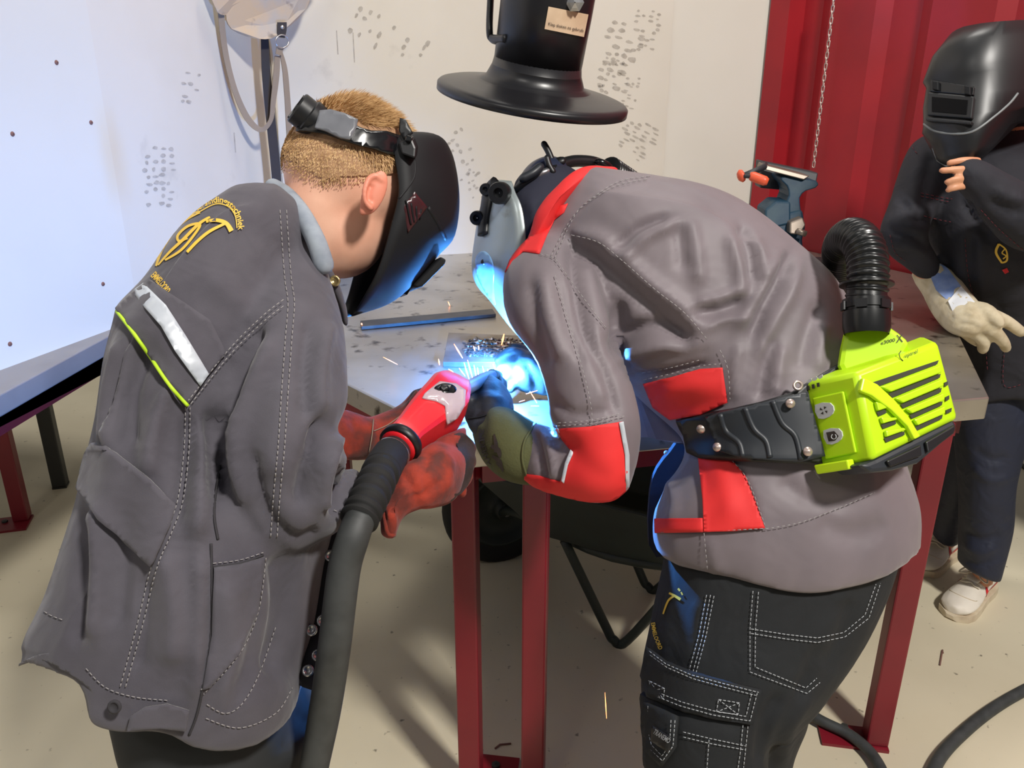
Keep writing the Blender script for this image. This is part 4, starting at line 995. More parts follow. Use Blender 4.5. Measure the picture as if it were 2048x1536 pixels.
hood = remesh([limb([(1056, 560, 40, 1.55), (1064, 480, 58, 1.51), (1080, 420, 64, 1.5), (1090, 375, 52, 1.52)]), ellipsoid(U(1100, 385, 1.54), RT * .07, FW * .08, UPV * .052)], .007, 4)
hood.folds([([(1060, 400), (1075, 440), (1090, 480)], 12, .006), ([(1085, 410), (1080, 450)], 10, -.006)])
hood.obj('hood', 'navy_cloth', man)
# --- trousers
tr = remesh([loft([(1330, 1050, 1.34, 1800, 1050, 1.37, .26), (1318, 1120, 1.33, 1796, 1110, 1.37, .28), (1308, 1200, 1.33, 1768, 1200, 1.38, .29), (1298, 1300, 1.31, 1705, 1300, 1.39, .28), (1286, 1400, 1.30, 1640, 1400, 1.38, .26), (1286, 1470, 1.29, 1600, 1460, 1.37, .22)]),
             tube([U(1420, 1400, 1.31), (.315, .99, .44), (.325, .985, .22), (.33, .98, .035)], [.115, .098, .086, .085], 20), tube([U(1520, 1400, 1.4), (.44, 1.12, .44), (.455, 1.13, .22), (.46, 1.13, .035)], [.105, .09, .082, .082], 20)], .0085, 4)
tr.fit([(1330, 1120), (1310, 1200), (1300, 1260), (1286, 1310), (1282, 1390), (1289, 1430), (1288, 1540), (1578, 1540), (1606, 1475), (1640, 1418), (1690, 1355), (1735, 1285), (1770, 1210), (1800, 1130)], 46, 60, 2)
tr.folds([([(1560, 1390), (1530, 1450), (1520, 1536)], 14, -.010), ([(1620, 1390), (1580, 1450), (1560, 1530)], 14, .008), ([(1700, 1200), (1690, 1270), (1650, 1340)], 20, -.008), ([(1640, 1290), (1610, 1360), (1600, 1390)], 14, -.007), ([(1400, 1200), (1390, 1260), (1380, 1330)], 20, .004)])
tro = tr.obj('trousers', 'trouser_black', man)
fl_ = Surf(tr.v, tr.f)
sub('cargo_pocket', patch(tr, [(1284, 1385), (1300, 1398), (1500, 1445), (1490, 1540), (1290, 1540), (1281, 1460)], .010), 'trouser_black', tro, .008)
sub('pocket_flap', patch(tr, [(1294, 1293), (1330, 1322), (1381, 1344), (1450, 1362), (1522, 1379), (1504, 1449), (1426, 1437), (1361, 1419), (1297, 1394), (1284, 1351)], .018), 'trouser_black', tro, .008)
sub('tool_flap', patch(tr, [(1290, 1404), (1356, 1432), (1352, 1496), (1325, 1532), (1292, 1502), (1282, 1462)], .024), 'trouser_black', tro, .008)
lb = sub('brand_label', patch(tr, [(1304, 1450), (1342, 1474), (1340, 1500), (1334, 1504), (1302, 1482)], .032, 6), 'black_plastic', tro, .001)
st3 = MB()
def sl_(pts, off=.003): st3.add(seam(tr, pts, .0006, (6, 3), off, curve=False))
for l in ([(1298, 1302), (1332, 1328), (1383, 1350), (1450, 1368), (1518, 1385)], [(1300, 1310), (1334, 1335), (1385, 1357), (1450, 1375), (1512, 1391)], [(1288, 1352), (1300, 1388), (1361, 1412), (1426, 1430), (1500, 1442), (1515, 1384)], [(1293, 1348), (1304, 1380), (1363, 1404), (1428, 1422), (1492, 1433), (1504, 1384)],
          [(1299, 1362), (1329, 1377), (1327, 1398), (1299, 1381), (1299, 1362)], [(1299, 1362), (1327, 1398)], [(1329, 1377), (1299, 1381)], [(1437, 1399), (1479, 1406), (1476, 1429), (1433, 1424), (1437, 1399)], [(1437, 1399), (1476, 1429)], [(1479, 1406), (1433, 1424)]): sl_(l, .0235)
for l in ([(1290, 1410), (1288, 1460), (1298, 1496), (1325, 1522), (1346, 1492), (1350, 1440)], [(1296, 1412), (1295, 1458), (1303, 1490), (1324, 1512), (1339, 1490), (1342, 1440)]): sl_(l, .0295)
for l in ([(1366, 1464), (1420, 1477), (1491, 1492)], [(1366, 1474), (1420, 1487), (1491, 1500)], [(1486, 1450), (1480, 1510), (1476, 1536)], [(1496, 1452), (1490, 1510), (1487, 1536)], [(1418, 1480), (1414, 1536)]): sl_(l, .0155)
for l in ([(1506, 1182), (1500, 1257), (1500, 1344), (1614, 1387), (1640, 1365)], [(1517, 1184), (1511, 1258), (1510, 1334), (1612, 1376), (1634, 1356)], [(1502, 1258), (1573, 1269), (1635, 1276), (1688, 1265), (1730, 1230), (1752, 1168)], [(1502, 1267), (1573, 1278), (1635, 1285), (1690, 1274), (1738, 1236), (1761, 1166)], [(1413, 1190), (1398, 1270), (1378, 1342)], [(1421, 1190), (1406, 1270), (1386, 1344)], [(1428, 1192), (1412, 1272), (1392, 1346)]): sl_(l, .003)
sub('stitching', st3.vf(), 'thread_white', tro)['kind'] = 'stuff'
sub('label_lettering', text_on(tr, 'TRANEMO', [(1305, 1466), (1337, 1487)], 10, .035, True), 'thread_white', tro, smooth=False)
yl = MB()
for s_ in ([(1338, 1186, 4), (1350, 1192, 5), (1361, 1199, 6)], [(1348, 1192, 4), (1336, 1202, 4), (1326, 1228, 3)], [(1356, 1177, 4), (1360, 1182, 4)], [(1362, 1184, 3), (1365, 1190, 3)]): yl.add(stroke_on(tr, s_, 5, .003))
sub('thigh_emblem', yl.vf(), 'gold_print', tro, smooth=False); sub('thigh_lettering', text_on(tr, 'EMMELOORD', [(1302, 1246), (1307, 1272), (1318, 1300)], 8, .004, True), 'gold_print', tro, smooth=False)
simple_shoe(.33, 1.0, radians(110), 'shoe_dark', man); simple_shoe(.47, 1.15, radians(100), 'shoe_dark', man)
# hanging front placket of the jacket with studs, widened to block arc light
pk = mk('front_placket', prism([U(x, y, 1.43) for x, y in smooth_poly([(1376, 862), (1342, 902), (1314, 938), (1300, 985), (1298, 1090), (1330, 1112), (1350, 1000), (1385, 925)], 2)], np.array([0, .012, 0])), 'navy_cloth', mjk, smooth=False)
for x, y in ((1333, 906), (1331, 930), (1329, 958)):
    mk('stud', lathe(U(x, y, 1.44), -FW, [(.005, 0), (.005, .002), (.0005, .003)], 10), 'zinc', mjk)

fpn = [(1120, 720), (1200, 730), (1290, 770), (1345, 835), (1388, 888), (1330, 882), (1280, 874), (1230, 892), (1150, 902), (1108, 850)]  # jacket front sheet, extended unseen behind the sleeve to block arc light
mk('front_shade_panel', prism([U(x, y, 1.43 - .03 * (x - 1108) / 280 + .008 * sin(x * .09)) for x, y in smooth_poly(fpn, 3)], np.array([0, .006, 0])), 'jacket_sheen', mjk, smooth=False)

# ================================================================== his air-fed helmet
h2 = thing('welding_helmet', U(1000, 480, 1.5), 'silver-grey air-fed welding helmet on the bent person, side cover lit blue', 'helmet')
al2 = radians(28); S2 = -FW * cos(al2) - RT * sin(al2) * .0 + UPV * .25; S2 = nrm(S2)
sl2 = [((1036, 372), (990, 362), .05), ((1040, 386), (968, 382), .085), ((1046, 420), (958, 430), .10), ((1050, 470), (950, 480), .108), ((1046, 520), (946, 530), .11), ((1040, 560), (949, 560), .108), ((1036, 600), (972, 588), .10), ((1038, 640), (1004, 632), .085), ((1044, 668), (1034, 664), .06)]
arr = catmull(np.array([(b[0], b[1], f_[0], f_[1], w) for b, f_, w in sl2]), 5)
rings = shell([((a[0], a[1]), (a[2], a[3]), a[4]) for a in arr], S2, 1.50, 1.55, None)
v, f = skin_rings(rings, closed_ring=False, cap=False); k = len(v); v = list(v) + [np.array(rings[0]).mean(0)]; f = list(f) + [(i, i + 1, k) for i in range(len(rings[0]) - 1)]
m2 = Surf(np.array(v), f)
m2.fit([(1034, 388), (1010, 366), (997, 361), (986, 364), (972, 377), (962, 410), (955, 451), (948, 506), (945, 533), (947, 558), (966, 580), (991, 613), (1016, 648), (1040, 668), (1052, 640), (1058, 560), (1052, 480), (1042, 410)], 40, 50, 3)
m2o = m2.obj('shell', 'silver_shell', h2); s_ = m2o.modifiers.new('t', 'SOLIDIFY'); s_.thickness = .003; s_.offset = 0
sub('side_cover', patch(m2, smooth_poly([(953, 514), (964, 502), (978, 508), (988, 532), (988, 570), (991, 610), (974, 588), (958, 560), (952, 536)], 3), .004, 6), 'clear_cover', m2o, .003)
p, n, ok = m2.pt(967, 524); sub('cover_screw', lathe(p, nrm(C0 - p), [(.005, .003), (.005, .006), (.0005, .007)], 10), 'black_plastic', m2o)
armp = [m2.pt(x, y)[0] + nrm(C0 - m2.pt(x, y)[0]) * .012 for x, y in ((992, 372), (980, 384), (974, 410), (968, 440), (966, 470))]
mk('pivot_arm', tube(catmull(armp, 4), np.linspace(.017, .012, 17), 12, flat=.55, ref=FW), 'black_plastic', h2)
def knob(name, x, y, r, hgt, par, lift=.012, m='black_plastic'):
    p = m2.pt(x, y)[0]; a = nrm(nrm(C0 - p) + RT * -.25); p = p + a * lift
    o = mk(name, lathe(p, a, [(r, 0), (r, hgt * .7), (r * .9, hgt), (r * .45, hgt), (r * .4, hgt * .6), (.0005, hgt * .6)], 20), m, par, auto=30); return o
knob('pivot_knob', 1006, 386, .019, .022, h2); knob('arm_screw', 979, 379, .011, .012, h2, .02); knob('arm_screw', 962, 436, .013, .02, h2, .016)
mk('skull_cap', ellipsoid(U(1088, 362, 1.54), RT * .048 + UPV * .01, FW * .066, UPV * .042), 'cap_navy', h2)
def hbar(name, pts, w, m, flat=.5, par=h2): return mk(name, limb([(x, y, w, t) for x, y, t in pts], 5, 10, True, flat), m, par)
hbar('head_strap', [(1035, 378, 1.47), (1050, 362, 1.46), (1068, 350, 1.46), (1080, 338, 1.47)], 9, 'black_plastic', .9)
hbar('strap_plate', [(1048, 356, 1.455), (1066, 346, 1.455), (1078, 336, 1.46)], 12, 'belt_pad', .8)
hbar('reflective_pad', [(1078, 350, 1.47), (1090, 344, 1.47), (1104, 340, 1.48)], 9, 'zinc', .8)
hbar('adjust_lever', [(1088, 288, 1.5), (1095, 300, 1.5), (1102, 316, 1.5), (1106, 330, 1.5)], 6.5, 'black_plastic', 1.0)
hbar('adjust_lever', [(1094, 316, 1.47), (1098, 330, 1.47), (1106, 344, 1.47)], 6.5, 'black_plastic', 1.0)
hbar('headgear_block', [(1104, 340, 1.48), (1112, 326, 1.5), (1122, 322, 1.5)], 11, 'black_plastic', .7)
hbar('air_duct', [(1122, 328, 1.52), (1150, 322, 1.54), (1185, 324, 1.56), (1212, 334, 1.58)], 13, 'black_plastic', .9)
hbar('duct_buckle', [(1196, 324, 1.54), (1206, 326, 1.54), (1218, 334, 1.55)], 8, 'black_gloss', .9)

# ================================================================== lime blower unit on the belt
bu = thing('blower_unit', U(1760, 820, 1.2), 'lime green respirator blower unit on a black hip belt with corrugated hose', 'respirator')
tA, tB, tC, tD, tE, tF = 1.125, 1.175, 1.165, 1.11, 1.20, 1.185
q = {'A': U(1712, 744, tA), 'B': U(1876, 683, tB), 'C': U(1916, 838, tC), 'D': U(1746, 922, tD), 'E': U(1606, 768, tE), 'F': U(1641, 944, tF), 'G': U(1846, 670, 1.24), 'K': U(1894, 836, 1.235), 'E2': U(1625, 752, on_surf(mj, 1625, 752)[2] + .006), 'F2': U(1660, 935, on_surf(mj, 1660, 935)[2] + .006)}
for k_, xy in (('G', (1780, 690)), ('K', (1780, 850))): q[k_] = U(*((1846, 670) if k_ == 'G' else (1894, 836)), min(1.24, on_surf(mj, *xy, 1600, xy[1])[2] + .004))
order = ['E', 'A', 'B', 'G', 'E2', 'F', 'D', 'C', 'K', 'F2']
vs_ = [q[k] for k in order]
case = mk('housing', (vs_, [(0, 1, 2, 3, 4), (9, 8, 7, 6, 5), (0, 5, 6, 1), (1, 6, 7, 2), (2, 7, 8, 3), (3, 8, 9, 4), (4, 9, 5, 0)]), 'lime_plastic', bu, smooth=True, auto=60, bevel=.007)
fn_ = np.cross(q['B'] - q['A'], q['D'] - q['A']); FP = PlaneS((q['A'] + q['B'] + q['C'] + q['D']) / 4, fn_)
sn_ = np.cross(q['A'] - q['E'], q['F'] - q['E']); SP = PlaneS((q['A'] + q['E'] + q['D'] + q['F']) / 4, sn_)
def pf(name, poly, pln, off, th, m, par=case, bev=0): return mk(name, prism([pln.pt(x, y)[0] + pln.n * off for x, y in poly], pln.n * th), m, par, smooth=False, bevel=bev)
slots = [[(1744, 765), (1875, 721), (1872, 729), (1753, 774)], [(1775, 788), (1879, 748), (1877, 756), (1782, 796)], [(1799, 810), (1881, 776), (1879, 785), (1804, 817)], [(1817, 831), (1883, 803), (1881, 811), (1821, 838)], [(1828, 854), (1883, 830), (1881, 838), (1830, 862)],
         [(1751, 825), (1768, 819), (1771, 826), (1755, 833)], [(1760, 850), (1788, 841), (1790, 848), (1764, 858)], [(1766, 877), (1806, 863), (1807, 870), (1770, 885)], [(1886, 766), (1893, 763), (1893, 771), (1887, 774)], [(1888, 795), (1896, 791), (1896, 799), (1889, 803)], [(1889, 821), (1901, 816), (1900, 824), (1890, 828)]]
for s_ in slots: pf('vent_slot_shade', s_, FP, .0012, .0012, 'slot_dark')  # dark plates paint the shadow under the slats
bars = [[(1756, 775), (1874, 732), (1878, 746), (1776, 785)], [(1784, 798), (1879, 758), (1881, 773), (1800, 807)], [(1806, 819), (1881, 787), (1883, 801), (1818, 828)], [(1822, 840), (1883, 813), (1884, 828), (1829, 852)],
        [(1745, 804), (1772, 812), (1768, 817), (1750, 823)], [(1756, 836), (1786, 836), (1788, 840), (1760, 848)], [(1765, 862), (1802, 856), (1806, 861), (1767, 875)]]
for s_ in bars: pf('vent_slat', s_, FP, .001, .006, 'lime_plastic', bev=.002)
pf('arc_ridge', [(1718, 757), (1746, 770), (1782, 803), (1811, 839), (1832, 874), (1820, 880), (1806, 854), (1774, 822), (1735, 793), (1712, 784)], FP, .001, .008, 'lime_bright', bev=.002)
pf('side_frame', [(1628, 796), (1690, 782), (1716, 905), (1654, 918)], SP, .001, .004, 'lime_plastic', bev=.002)
for i, (c, r) in enumerate((((1654, 820), 1), ((1671, 871), 1))):
    b_ = pf('button', smooth_poly([(c[0] - 18, c[1] - 11), (c[0] + 12, c[1] - 15), (c[0] + 20, c[1]), (c[0] + 10, c[1] + 13), (c[0] - 11, c[1] + 16)], 2), SP, .004, .003, 'button_grey', case)
    if i == 1: pf('button_icon_field', [(c[0] - 12, c[1] - 7), (c[0] + 4, c[1] - 10), (c[0] + 13, c[1]), (c[0] + 6, c[1] + 9), (c[0] - 7, c[1] + 11)], SP, .007, .0006, 'print_dark', case)
    ic = MB()
    if i == 0:
        for a in range(4):
            th = a * pi / 2 + .4; pts = [(c[0] + cos(th + d) * rr, c[1] + sin(th + d) * rr) for d, rr in ((0, 2), (-.35, 8), (.35, 9))]
            ic.add(([SP.pt(*p)[0] + SP.n * .0076 for p in pts], [(0, 1, 2)]))
        mk('button_icon', ic.vf(), 'print_dark', case, smooth=False)['kind'] = 'stuff'
    else:
        rp = [SP.pt(c[0] + 4 + 5 * cos(a), c[1] + 1 + 5 * sin(a))[0] + SP.n * .0082 for a in np.linspace(-1.0, 4.1, 12)]
        mk('button_icon', tube(rp, .0006, 5), 'button_grey', case)
for i in range(3):
    pf('led_hole', [(1614 + i * 10, 772 - i * 3), (1619 + i * 10, 771 - i * 3), (1620 + i * 10, 779 - i * 3), (1615 + i * 10, 780 - i * 3)], SP, .0003, .0008, 'slot_dark')
    pf('led_lens', smooth_poly([(1616 + i * 11, 761 - i * 4), (1623 + i * 11, 757 - i * 4), (1624 + i * 11, 762 - i * 4), (1617 + i * 11, 766 - i * 4)], 2), SP, .0003, .0010, 'button_grey')
pf('release_tab', [(1641, 928), (1709, 917), (1713, 936), (1648, 946)], SP, .002, .014, 'lime_bright', bev=.002)
vv, ff = text_map('optrel', lambda a, b: FP.pt(1808 + a * 26, 716 - a * 10 - b * 8)[0] + FP.n * .0012); mk('maker_lettering', (vv, ff), 'print_dark', case, smooth=False)
mk('maker_mark', tube([FP.pt(x, y)[0] + FP.n * .001 for x, y in ((1801, 702), (1797, 708), (1799, 716), (1805, 722))], .0006, 5), 'print_dark', case)
bat = [(1722, 930), (1753, 918), (1913, 838), (1917, 854), (1913, 868), (1888, 887), (1841, 927), (1790, 941), (1746, 946)]
mk('battery', prism([FP.pt(x, y)[0] + FP.n * -.002 for x, y in bat], FP.n * -.065), 'belt_pad', bu, smooth=False, bevel=.008)
pf('battery_grip', [(1770, 922), (1838, 890), (1840, 912), (1778, 934)], FP, -.001, .005, 'black_plastic', bu, .002)
pf('battery_latch', [(1848, 884), (1906, 850), (1904, 866), (1852, 906)], FP, -.001, .005, 'black_plastic', bu, .002)
NPn = nrm(nrm(C0 - U(1750, 690, 1.2)) + UPV * .25 + RT * .1); NP = PlaneS(U(1745, 690, 1.185), NPn)
nk = mk('hose_neck', prism([NP.pt(x, y)[0] for x, y in ((1690, 656), (1772, 646), (1798, 664), (1822, 684), (1800, 720), (1690, 756), (1676, 730), (1682, 690))], NP.n * -.045), 'lime_plastic', bu, smooth=False, bevel=.008)
vv, ff = text_map('e3000', lambda a, b: NP.pt(1762 + a * 28, 690 - a * 7 - b * 7)[0] + NP.n * .001); mk('model_lettering', (vv, ff), 'print_dark', nk, smooth=False)
vv, ff = text_map('X', lambda a, b: NP.pt(1792 + a * 14, 686 - a * 2 - b * 16)[0] + NP.n * .001); mk('model_lettering', (vv, ff), 'print_dark', nk, smooth=False)
# corrugated hose
hk = catmull([(1733, 596, 1.19), (1736, 555, 1.19), (1734, 515, 1.20), (1722, 484, 1.22), (1702, 474, 1.26), (1684, 492, 1.32), (1680, 530, 1.40), (1682, 575, 1.50), (1650, 600, 1.60), (1560, 560, 1.67), (1450, 480, 1.71), (1300, 395, 1.71), (1216, 342, 1.61)], 40)
hp_ = np.array([U(*k) for k in hk]); dl = np.concatenate([[0], np.cumsum(np.linalg.norm(np.diff(hp_, axis=0), axis=1))])
L = dl[-1]; s_ = np.arange(0, L, .0016); hp2 = np.stack([np.interp(s_, dl, hp_[:, i]) for i in range(3)], 1)
mk('air_hose', tube(hp2, .0275 + .0022 * np.sin(s_ / .0093 * 2 * pi), 22), 'hose_black', bu)
cb = U(1733, 655, 1.185); ca_ = nrm(U(1733, 590, 1.19) - cb)
mk('hose_collar', lathe(cb, ca_, [(.030, -.01), (.0325, 0), (.0325, .022), (.0305, .023), (.0305, .026), (.0325, .027), (.0325, .040), (.028, .041), (.0275, .052), (.0275, .060), (.037, .061), (.037, .064), (.028, .066)], 36), 'hose_black', bu, auto=25)
cl = MB()
for a in np.linspace(0, 2 * pi, 6, endpoint=False):
    x_, y_, z_ = frame(ca_); d = x_ * cos(a) + y_ * sin(a); cl.add(box(cb + d * .0325 + ca_ * .03, d * .003, np.cross(ca_, d) * .016, ca_ * .012))
mk('collar_clips', cl.vf(), 'black_plastic', bu, smooth=False)['kind'] = 'stuff'
# belt
belt = sub('belt', patch(mj, [(1352, 842), (1413, 828), (1470, 816), (1527, 802), (1580, 786), (1680, 726), (1720, 730), (1740, 900), (1640, 930), (1567, 926), (1477, 922), (1400, 916), (1376, 905), (1368, 870)], .010), 'black_plastic', bu, .006)
pd = sub('belt_pad', patch(mj, [(1411, 836), (1440, 824), (1500, 812), (1560, 796), (1612, 784), (1648, 912), (1600, 924), (1540, 920), (1480, 916), (1440, 902)], .022, 8), 'belt_pad', bu, .010)
for l in ([(1440, 828), (1452, 862), (1478, 885), (1486, 914)], [(1490, 816), (1508, 858), (1532, 882), (1540, 916)], [(1545, 802), (1564, 846), (1590, 872), (1602, 920)]):
    sub('pad_ridge', seam(mj, l, .0045, None, .025, 8), 'belt_pad', pd)
for x, y in ((1422, 842), (1458, 900), (1572, 808), (1605, 907)):
    p, n, ok = mj.pt(x, y); n = n if np.dot(n, C0 - p) > 0 else -n
    sub('rivet', lathe(p + n * .03 + nrm(C0 - p) * .012, n, [(.0068, 0), (.006, .003), (.0005, .0042)], 14), 'chain_metal', pd)
p, n, ok = mj.pt(1587, 774); n = n if np.dot(n, C0 - p) > 0 else -n
sub('eyelet', lathe(p + n * .016 + nrm(C0 - p) * .006, n, [(.0075, 0), (.0075, .003), (.004, .003), (.004, 0)], 16), 'chain_metal', belt)
# ================================================================== welding torch
tc = thing('welding_torch', U(803, 885, 1.2), 'red welding torch with clear nose cover and thick ribbed black hose', 'torch')
tl = loft([(776, 868, 1.19, 832, 902, 1.18, .050), (786, 856, 1.205, 838, 893, 1.195, .056), (812, 822, 1.25, 876, 868, 1.235, .062), (845, 786, 1.30, 925, 838, 1.28, .066), (862, 768, 1.33, 934, 812, 1.31, .062), (884, 762, 1.36, 936, 788, 1.345, .048)], 3, 12, 5, closecap=True)
ts = Surf(*tl); mk('torch_body', tl, 'torch_red', tc, smooth=True, auto=22)
sub('clear_cover', patch(ts, [(850, 786), (879, 764), (912, 768), (932, 782), (929, 811), (914, 836), (893, 849), (890, 812), (872, 803), (844, 797)], .004, 7), 'torch_clear', tc, .004)
sub('switch_bezel', patch(ts, smooth_poly([(868, 777), (884, 768), (904, 770), (913, 780), (904, 788), (884, 787)], 3), .007, 6), 'black_gloss', tc, .003)
sub('switch', patch(ts, [(880, 774), (896, 772), (899, 780), (884, 782)], .010, 5), 'black_plastic', tc, .004)
rb_ = U(803, 886, 1.185); ra = nrm(U(770, 925, 1.15) - rb_)
mk('rear_ring', lathe(rb_ - ra * .006, ra, [(.030, 0), (.0315, .003), (.0315, .014), (.026, .015), (.024, .012)], 26), 'black_plastic', tc)
mk('ring_seal', lathe(rb_ + ra * .007, ra, [(.0265, 0), (.027, .004), (.02, .005)], 26), 'torch_red', tc)
mk('metal_sleeve', lathe(rb_ + ra * .004, ra, [(.018, 0), (.021, .006), (.022, .016), (.0245, .018), (.0245, .028), (.02, .03)], 26), 'vise_dark', tc)
mk('chrome_band', lathe(rb_ + ra * .020, ra, [(.0248, 0), (.0252, .001), (.0252, .006), (.0248, .007)], 26), 'zinc', tc)
hk_ = catmull([(782, 908, 34, 1.155), (765, 938, 37, 1.11), (748, 975, 38, 1.055), (732, 1010, 38, 1.012), (718, 1040, 38, .992)], 24)
P = np.array([U(k[0], k[1], k[3]) for k in hk_]); R = np.array([k[2] * k[3] / F for k in hk_]); u = np.linspace(0, 1, len(P))
groove = np.where((u > .28) & (u < .92), np.clip(np.sin((u - .28) * 2 * pi * 7.6), -1, 1), 1)
R = R * (1 + .075 * np.tanh(groove * 4) - .03)
mk('bend_relief', tube(P, R, 26), 'rubber', tc)
hose_k = [(722, 1032, 31, .997), (706, 1075, 33, .986), (690, 1130, 33, .987), (680, 1200, 33, .992), (668, 1300, 33, 1.005), (650, 1420, 32, 1.04), (628, 1536, 29, 1.06), (612, 1620, 28, 1.08)]
K = catmull(hose_k, 8); P = [U(k[0], k[1], k[3]) for k in K] ; R = [k[2] * k[3] / F for k in K]
tail = catmull([P[-1], (-.30, .80, .25), (-.27, .78, .06), (-.22, .70, .022), (-.10, .45, .022), (.1, .1, .022)], 8)[1:]
mk('torch_hose', tube(np.concatenate([P, tail]), R + [R[-1]] * len(tail), 22), 'cable_rubber', tc)
nk_ = [U(926, 780, 1.37), U(945, 770, 1.41), U(962, 760, 1.455), U(984, 751, 1.51), U(996, 752, 1.54)]
mk('swan_neck', tube(catmull(nk_, 5), np.linspace(.0125, .0095, 21), 16), 'neck_grey', tc)
mk('nozzle', tube([U(984, 751, 1.51), U(998, 752, 1.546)], [.012, .009], 16), 'vise_steel', tc)

# ================================================================== gloves
def hand(parts, vox=.005, it=4): return remesh(parts, vox, it)
# grey-jacket person, right gauntlet under the torch
g1 = hand([limb([(778, 1030, 44, 1.13), (820, 975, 62, 1.17), (870, 940, 64, 1.23), (905, 925, 44, 1.28), (925, 905, 30, 1.31)]),
           limb([(905, 880, 18, 1.28), (930, 872, 16, 1.30), (948, 890, 14, 1.32), (945, 915, 13, 1.32)]), limb([(908, 905, 18, 1.28), (938, 905, 15, 1.30), (950, 925, 13, 1.31), (940, 945, 12, 1.31)]),
           limb([(905, 930, 18, 1.27), (935, 935, 15, 1.29), (942, 955, 13, 1.30), (928, 968, 12, 1.30)]), limb([(895, 955, 17, 1.26), (922, 965, 14, 1.28), (926, 982, 12, 1.28)]), limb([(880, 885, 18, 1.25), (905, 862, 15, 1.27), (925, 850, 13, 1.30)])])
g1.fit([(879, 873), (924, 862), (950, 890), (948, 930), (940, 965), (924, 990), (900, 1007), (845, 1020), (801, 1027), (792, 1072), (768, 1085), (764, 1030), (773, 1003), (794, 942), (859, 890)], 30, 40, 2)
g1.folds([([(800, 940), (830, 980), (840, 1015)], 9, -.006), ([(860, 900), (850, 950), (860, 1000)], 8, -.004), ([(880, 900), (900, 930), (890, 980)], 10, .005), ([(815, 1000), (850, 990), (880, 960)], 8, -.005), ([(775, 1010), (785, 1040), (780, 1075)], 8, .006)])
g1o = g1.obj('glove', 'leather_red', boy); g1o['label'] = 'rust-red suede gauntlet under the torch'
sub('finger_leather', patch(g1, smooth_poly([(905, 872), (926, 866), (948, 890), (948, 930), (940, 963), (922, 988), (902, 1004), (905, 975), (915, 945), (908, 915), (916, 895)], 3), .0015, 6), 'leather_dark', g1o)
sub('cuff_edge', seam(g1, [(766, 1004), (770, 1040), (776, 1068), (790, 1070)], .003, None, .001, 6), 'leather_red', g1o)
g2 = hand([limb([(650, 868, 54, 1.28), (700, 862, 50, 1.30), (745, 862, 42, 1.33), (800, 835, 38, 1.36), (830, 805, 28, 1.38)]), limb([(815, 800, 15, 1.37), (838, 790, 13, 1.37), (855, 784, 11, 1.36)]), limb([(820, 815, 15, 1.38), (845, 800, 13, 1.37), (860, 795, 11, 1.36)]), limb([(810, 835, 15, 1.38), (838, 820, 13, 1.37), (850, 815, 11, 1.36)]), limb([(800, 850, 14, 1.38), (825, 845, 12, 1.37), (840, 840, 10, 1.36)]), limb([(790, 830, 15, 1.36), (812, 806, 13, 1.34), (832, 790, 11, 1.33)])])
g2.fit([(690, 814), (730, 838), (780, 822), (815, 806), (822, 780), (850, 772), (868, 800), (840, 860), (790, 900), (740, 918), (690, 922), (650, 900), (650, 830)], 28, 36, 2)
g2.folds([([(700, 830), (715, 870), (705, 910)], 9, -.004), ([(745, 845), (742, 880), (735, 912)], 6, .004)])
g2o = g2.obj('glove', 'leather_red', boy); g2o['label'] = 'rust-red suede gauntlet behind the torch'
sub('glove_seam', seam(g2, [(747, 838), (744, 870), (738, 905)], .001, None, .002), 'strap_tan', g2o); sub('glove_seam', seam(g2, [(748, 862), (775, 850), (800, 832)], .0009, None, .002), 'strap_tan', g2o)
sub('finger_leather', patch(g2, [(815, 808), (822, 782), (850, 774), (866, 798), (845, 806), (830, 812)], .0015, 5), 'leather_dark', g2o)
# red-jacket person, near glove with olive cuff
cf_ = hand([limb([(1066, 908, 62, 1.335), (1035, 893, 66, 1.35), (1000, 876, 62, 1.375), (968, 858, 48, 1.40)])], .006)
cf_.fit([(947, 850), (975, 818), (1000, 808), (1040, 828), (1074, 848), (1052, 880), (1046, 920), (1062, 968), (1030, 968), (990, 950), (960, 910), (948, 880)], 26, 40, 2)
cfo = cf_.obj('glove_cuff', 'olive_suede', man); cfo['label'] = 'olive suede glove cuff'
sub('cuff_lettering', text_on(cf_, 'SPIDERHA', [(968, 858), (970, 888), (982, 930)], -11, .0018, True), 'print_dark', cfo, smooth=False)
bl_ = MB()
for s_ in ([(988, 868, 3), (992, 890, 8), (990, 905, 5)], [(982, 892, 7), (996, 900, 10), (1000, 915, 5)], [(984, 912, 5), (998, 922, 9), (1004, 938, 4)], [(992, 925, 4), (1002, 934, 7), (1006, 944, 2)]): bl_.add(stroke_on(cf_, s_, 6, .002))
sub('cuff_mark', bl_.vf(), 'print_dark', cfo, smooth=False)['kind'] = 'stuff'
sub('cuff_hem', seam(cf_, [(1072, 848), (1050, 880), (1045, 920), (1058, 964)], .0022, None, .001, 6), 'olive_suede', cfo)
g3 = hand([limb([(985, 860, 46, 1.395), (985, 825, 47, 1.42), (985, 790, 42, 1.46), (975, 768, 30, 1.48)]),
           limb([(968, 770, 15, 1.47), (948, 772, 14, 1.45), (932, 785, 13, 1.42), (938, 800, 12, 1.41)]), limb([(960, 790, 15, 1.45), (942, 800, 14, 1.42), (935, 818, 13, 1.405)]), limb([(958, 812, 15, 1.43), (942, 822, 14, 1.405), (938, 838, 13, 1.40)]), limb([(958, 835, 14, 1.415), (945, 845, 13, 1.40), (945, 858, 12, 1.395)]),
           limb([(1000, 790, 16, 1.47), (1010, 768, 14, 1.50), (1000, 752, 11, 1.53)])])
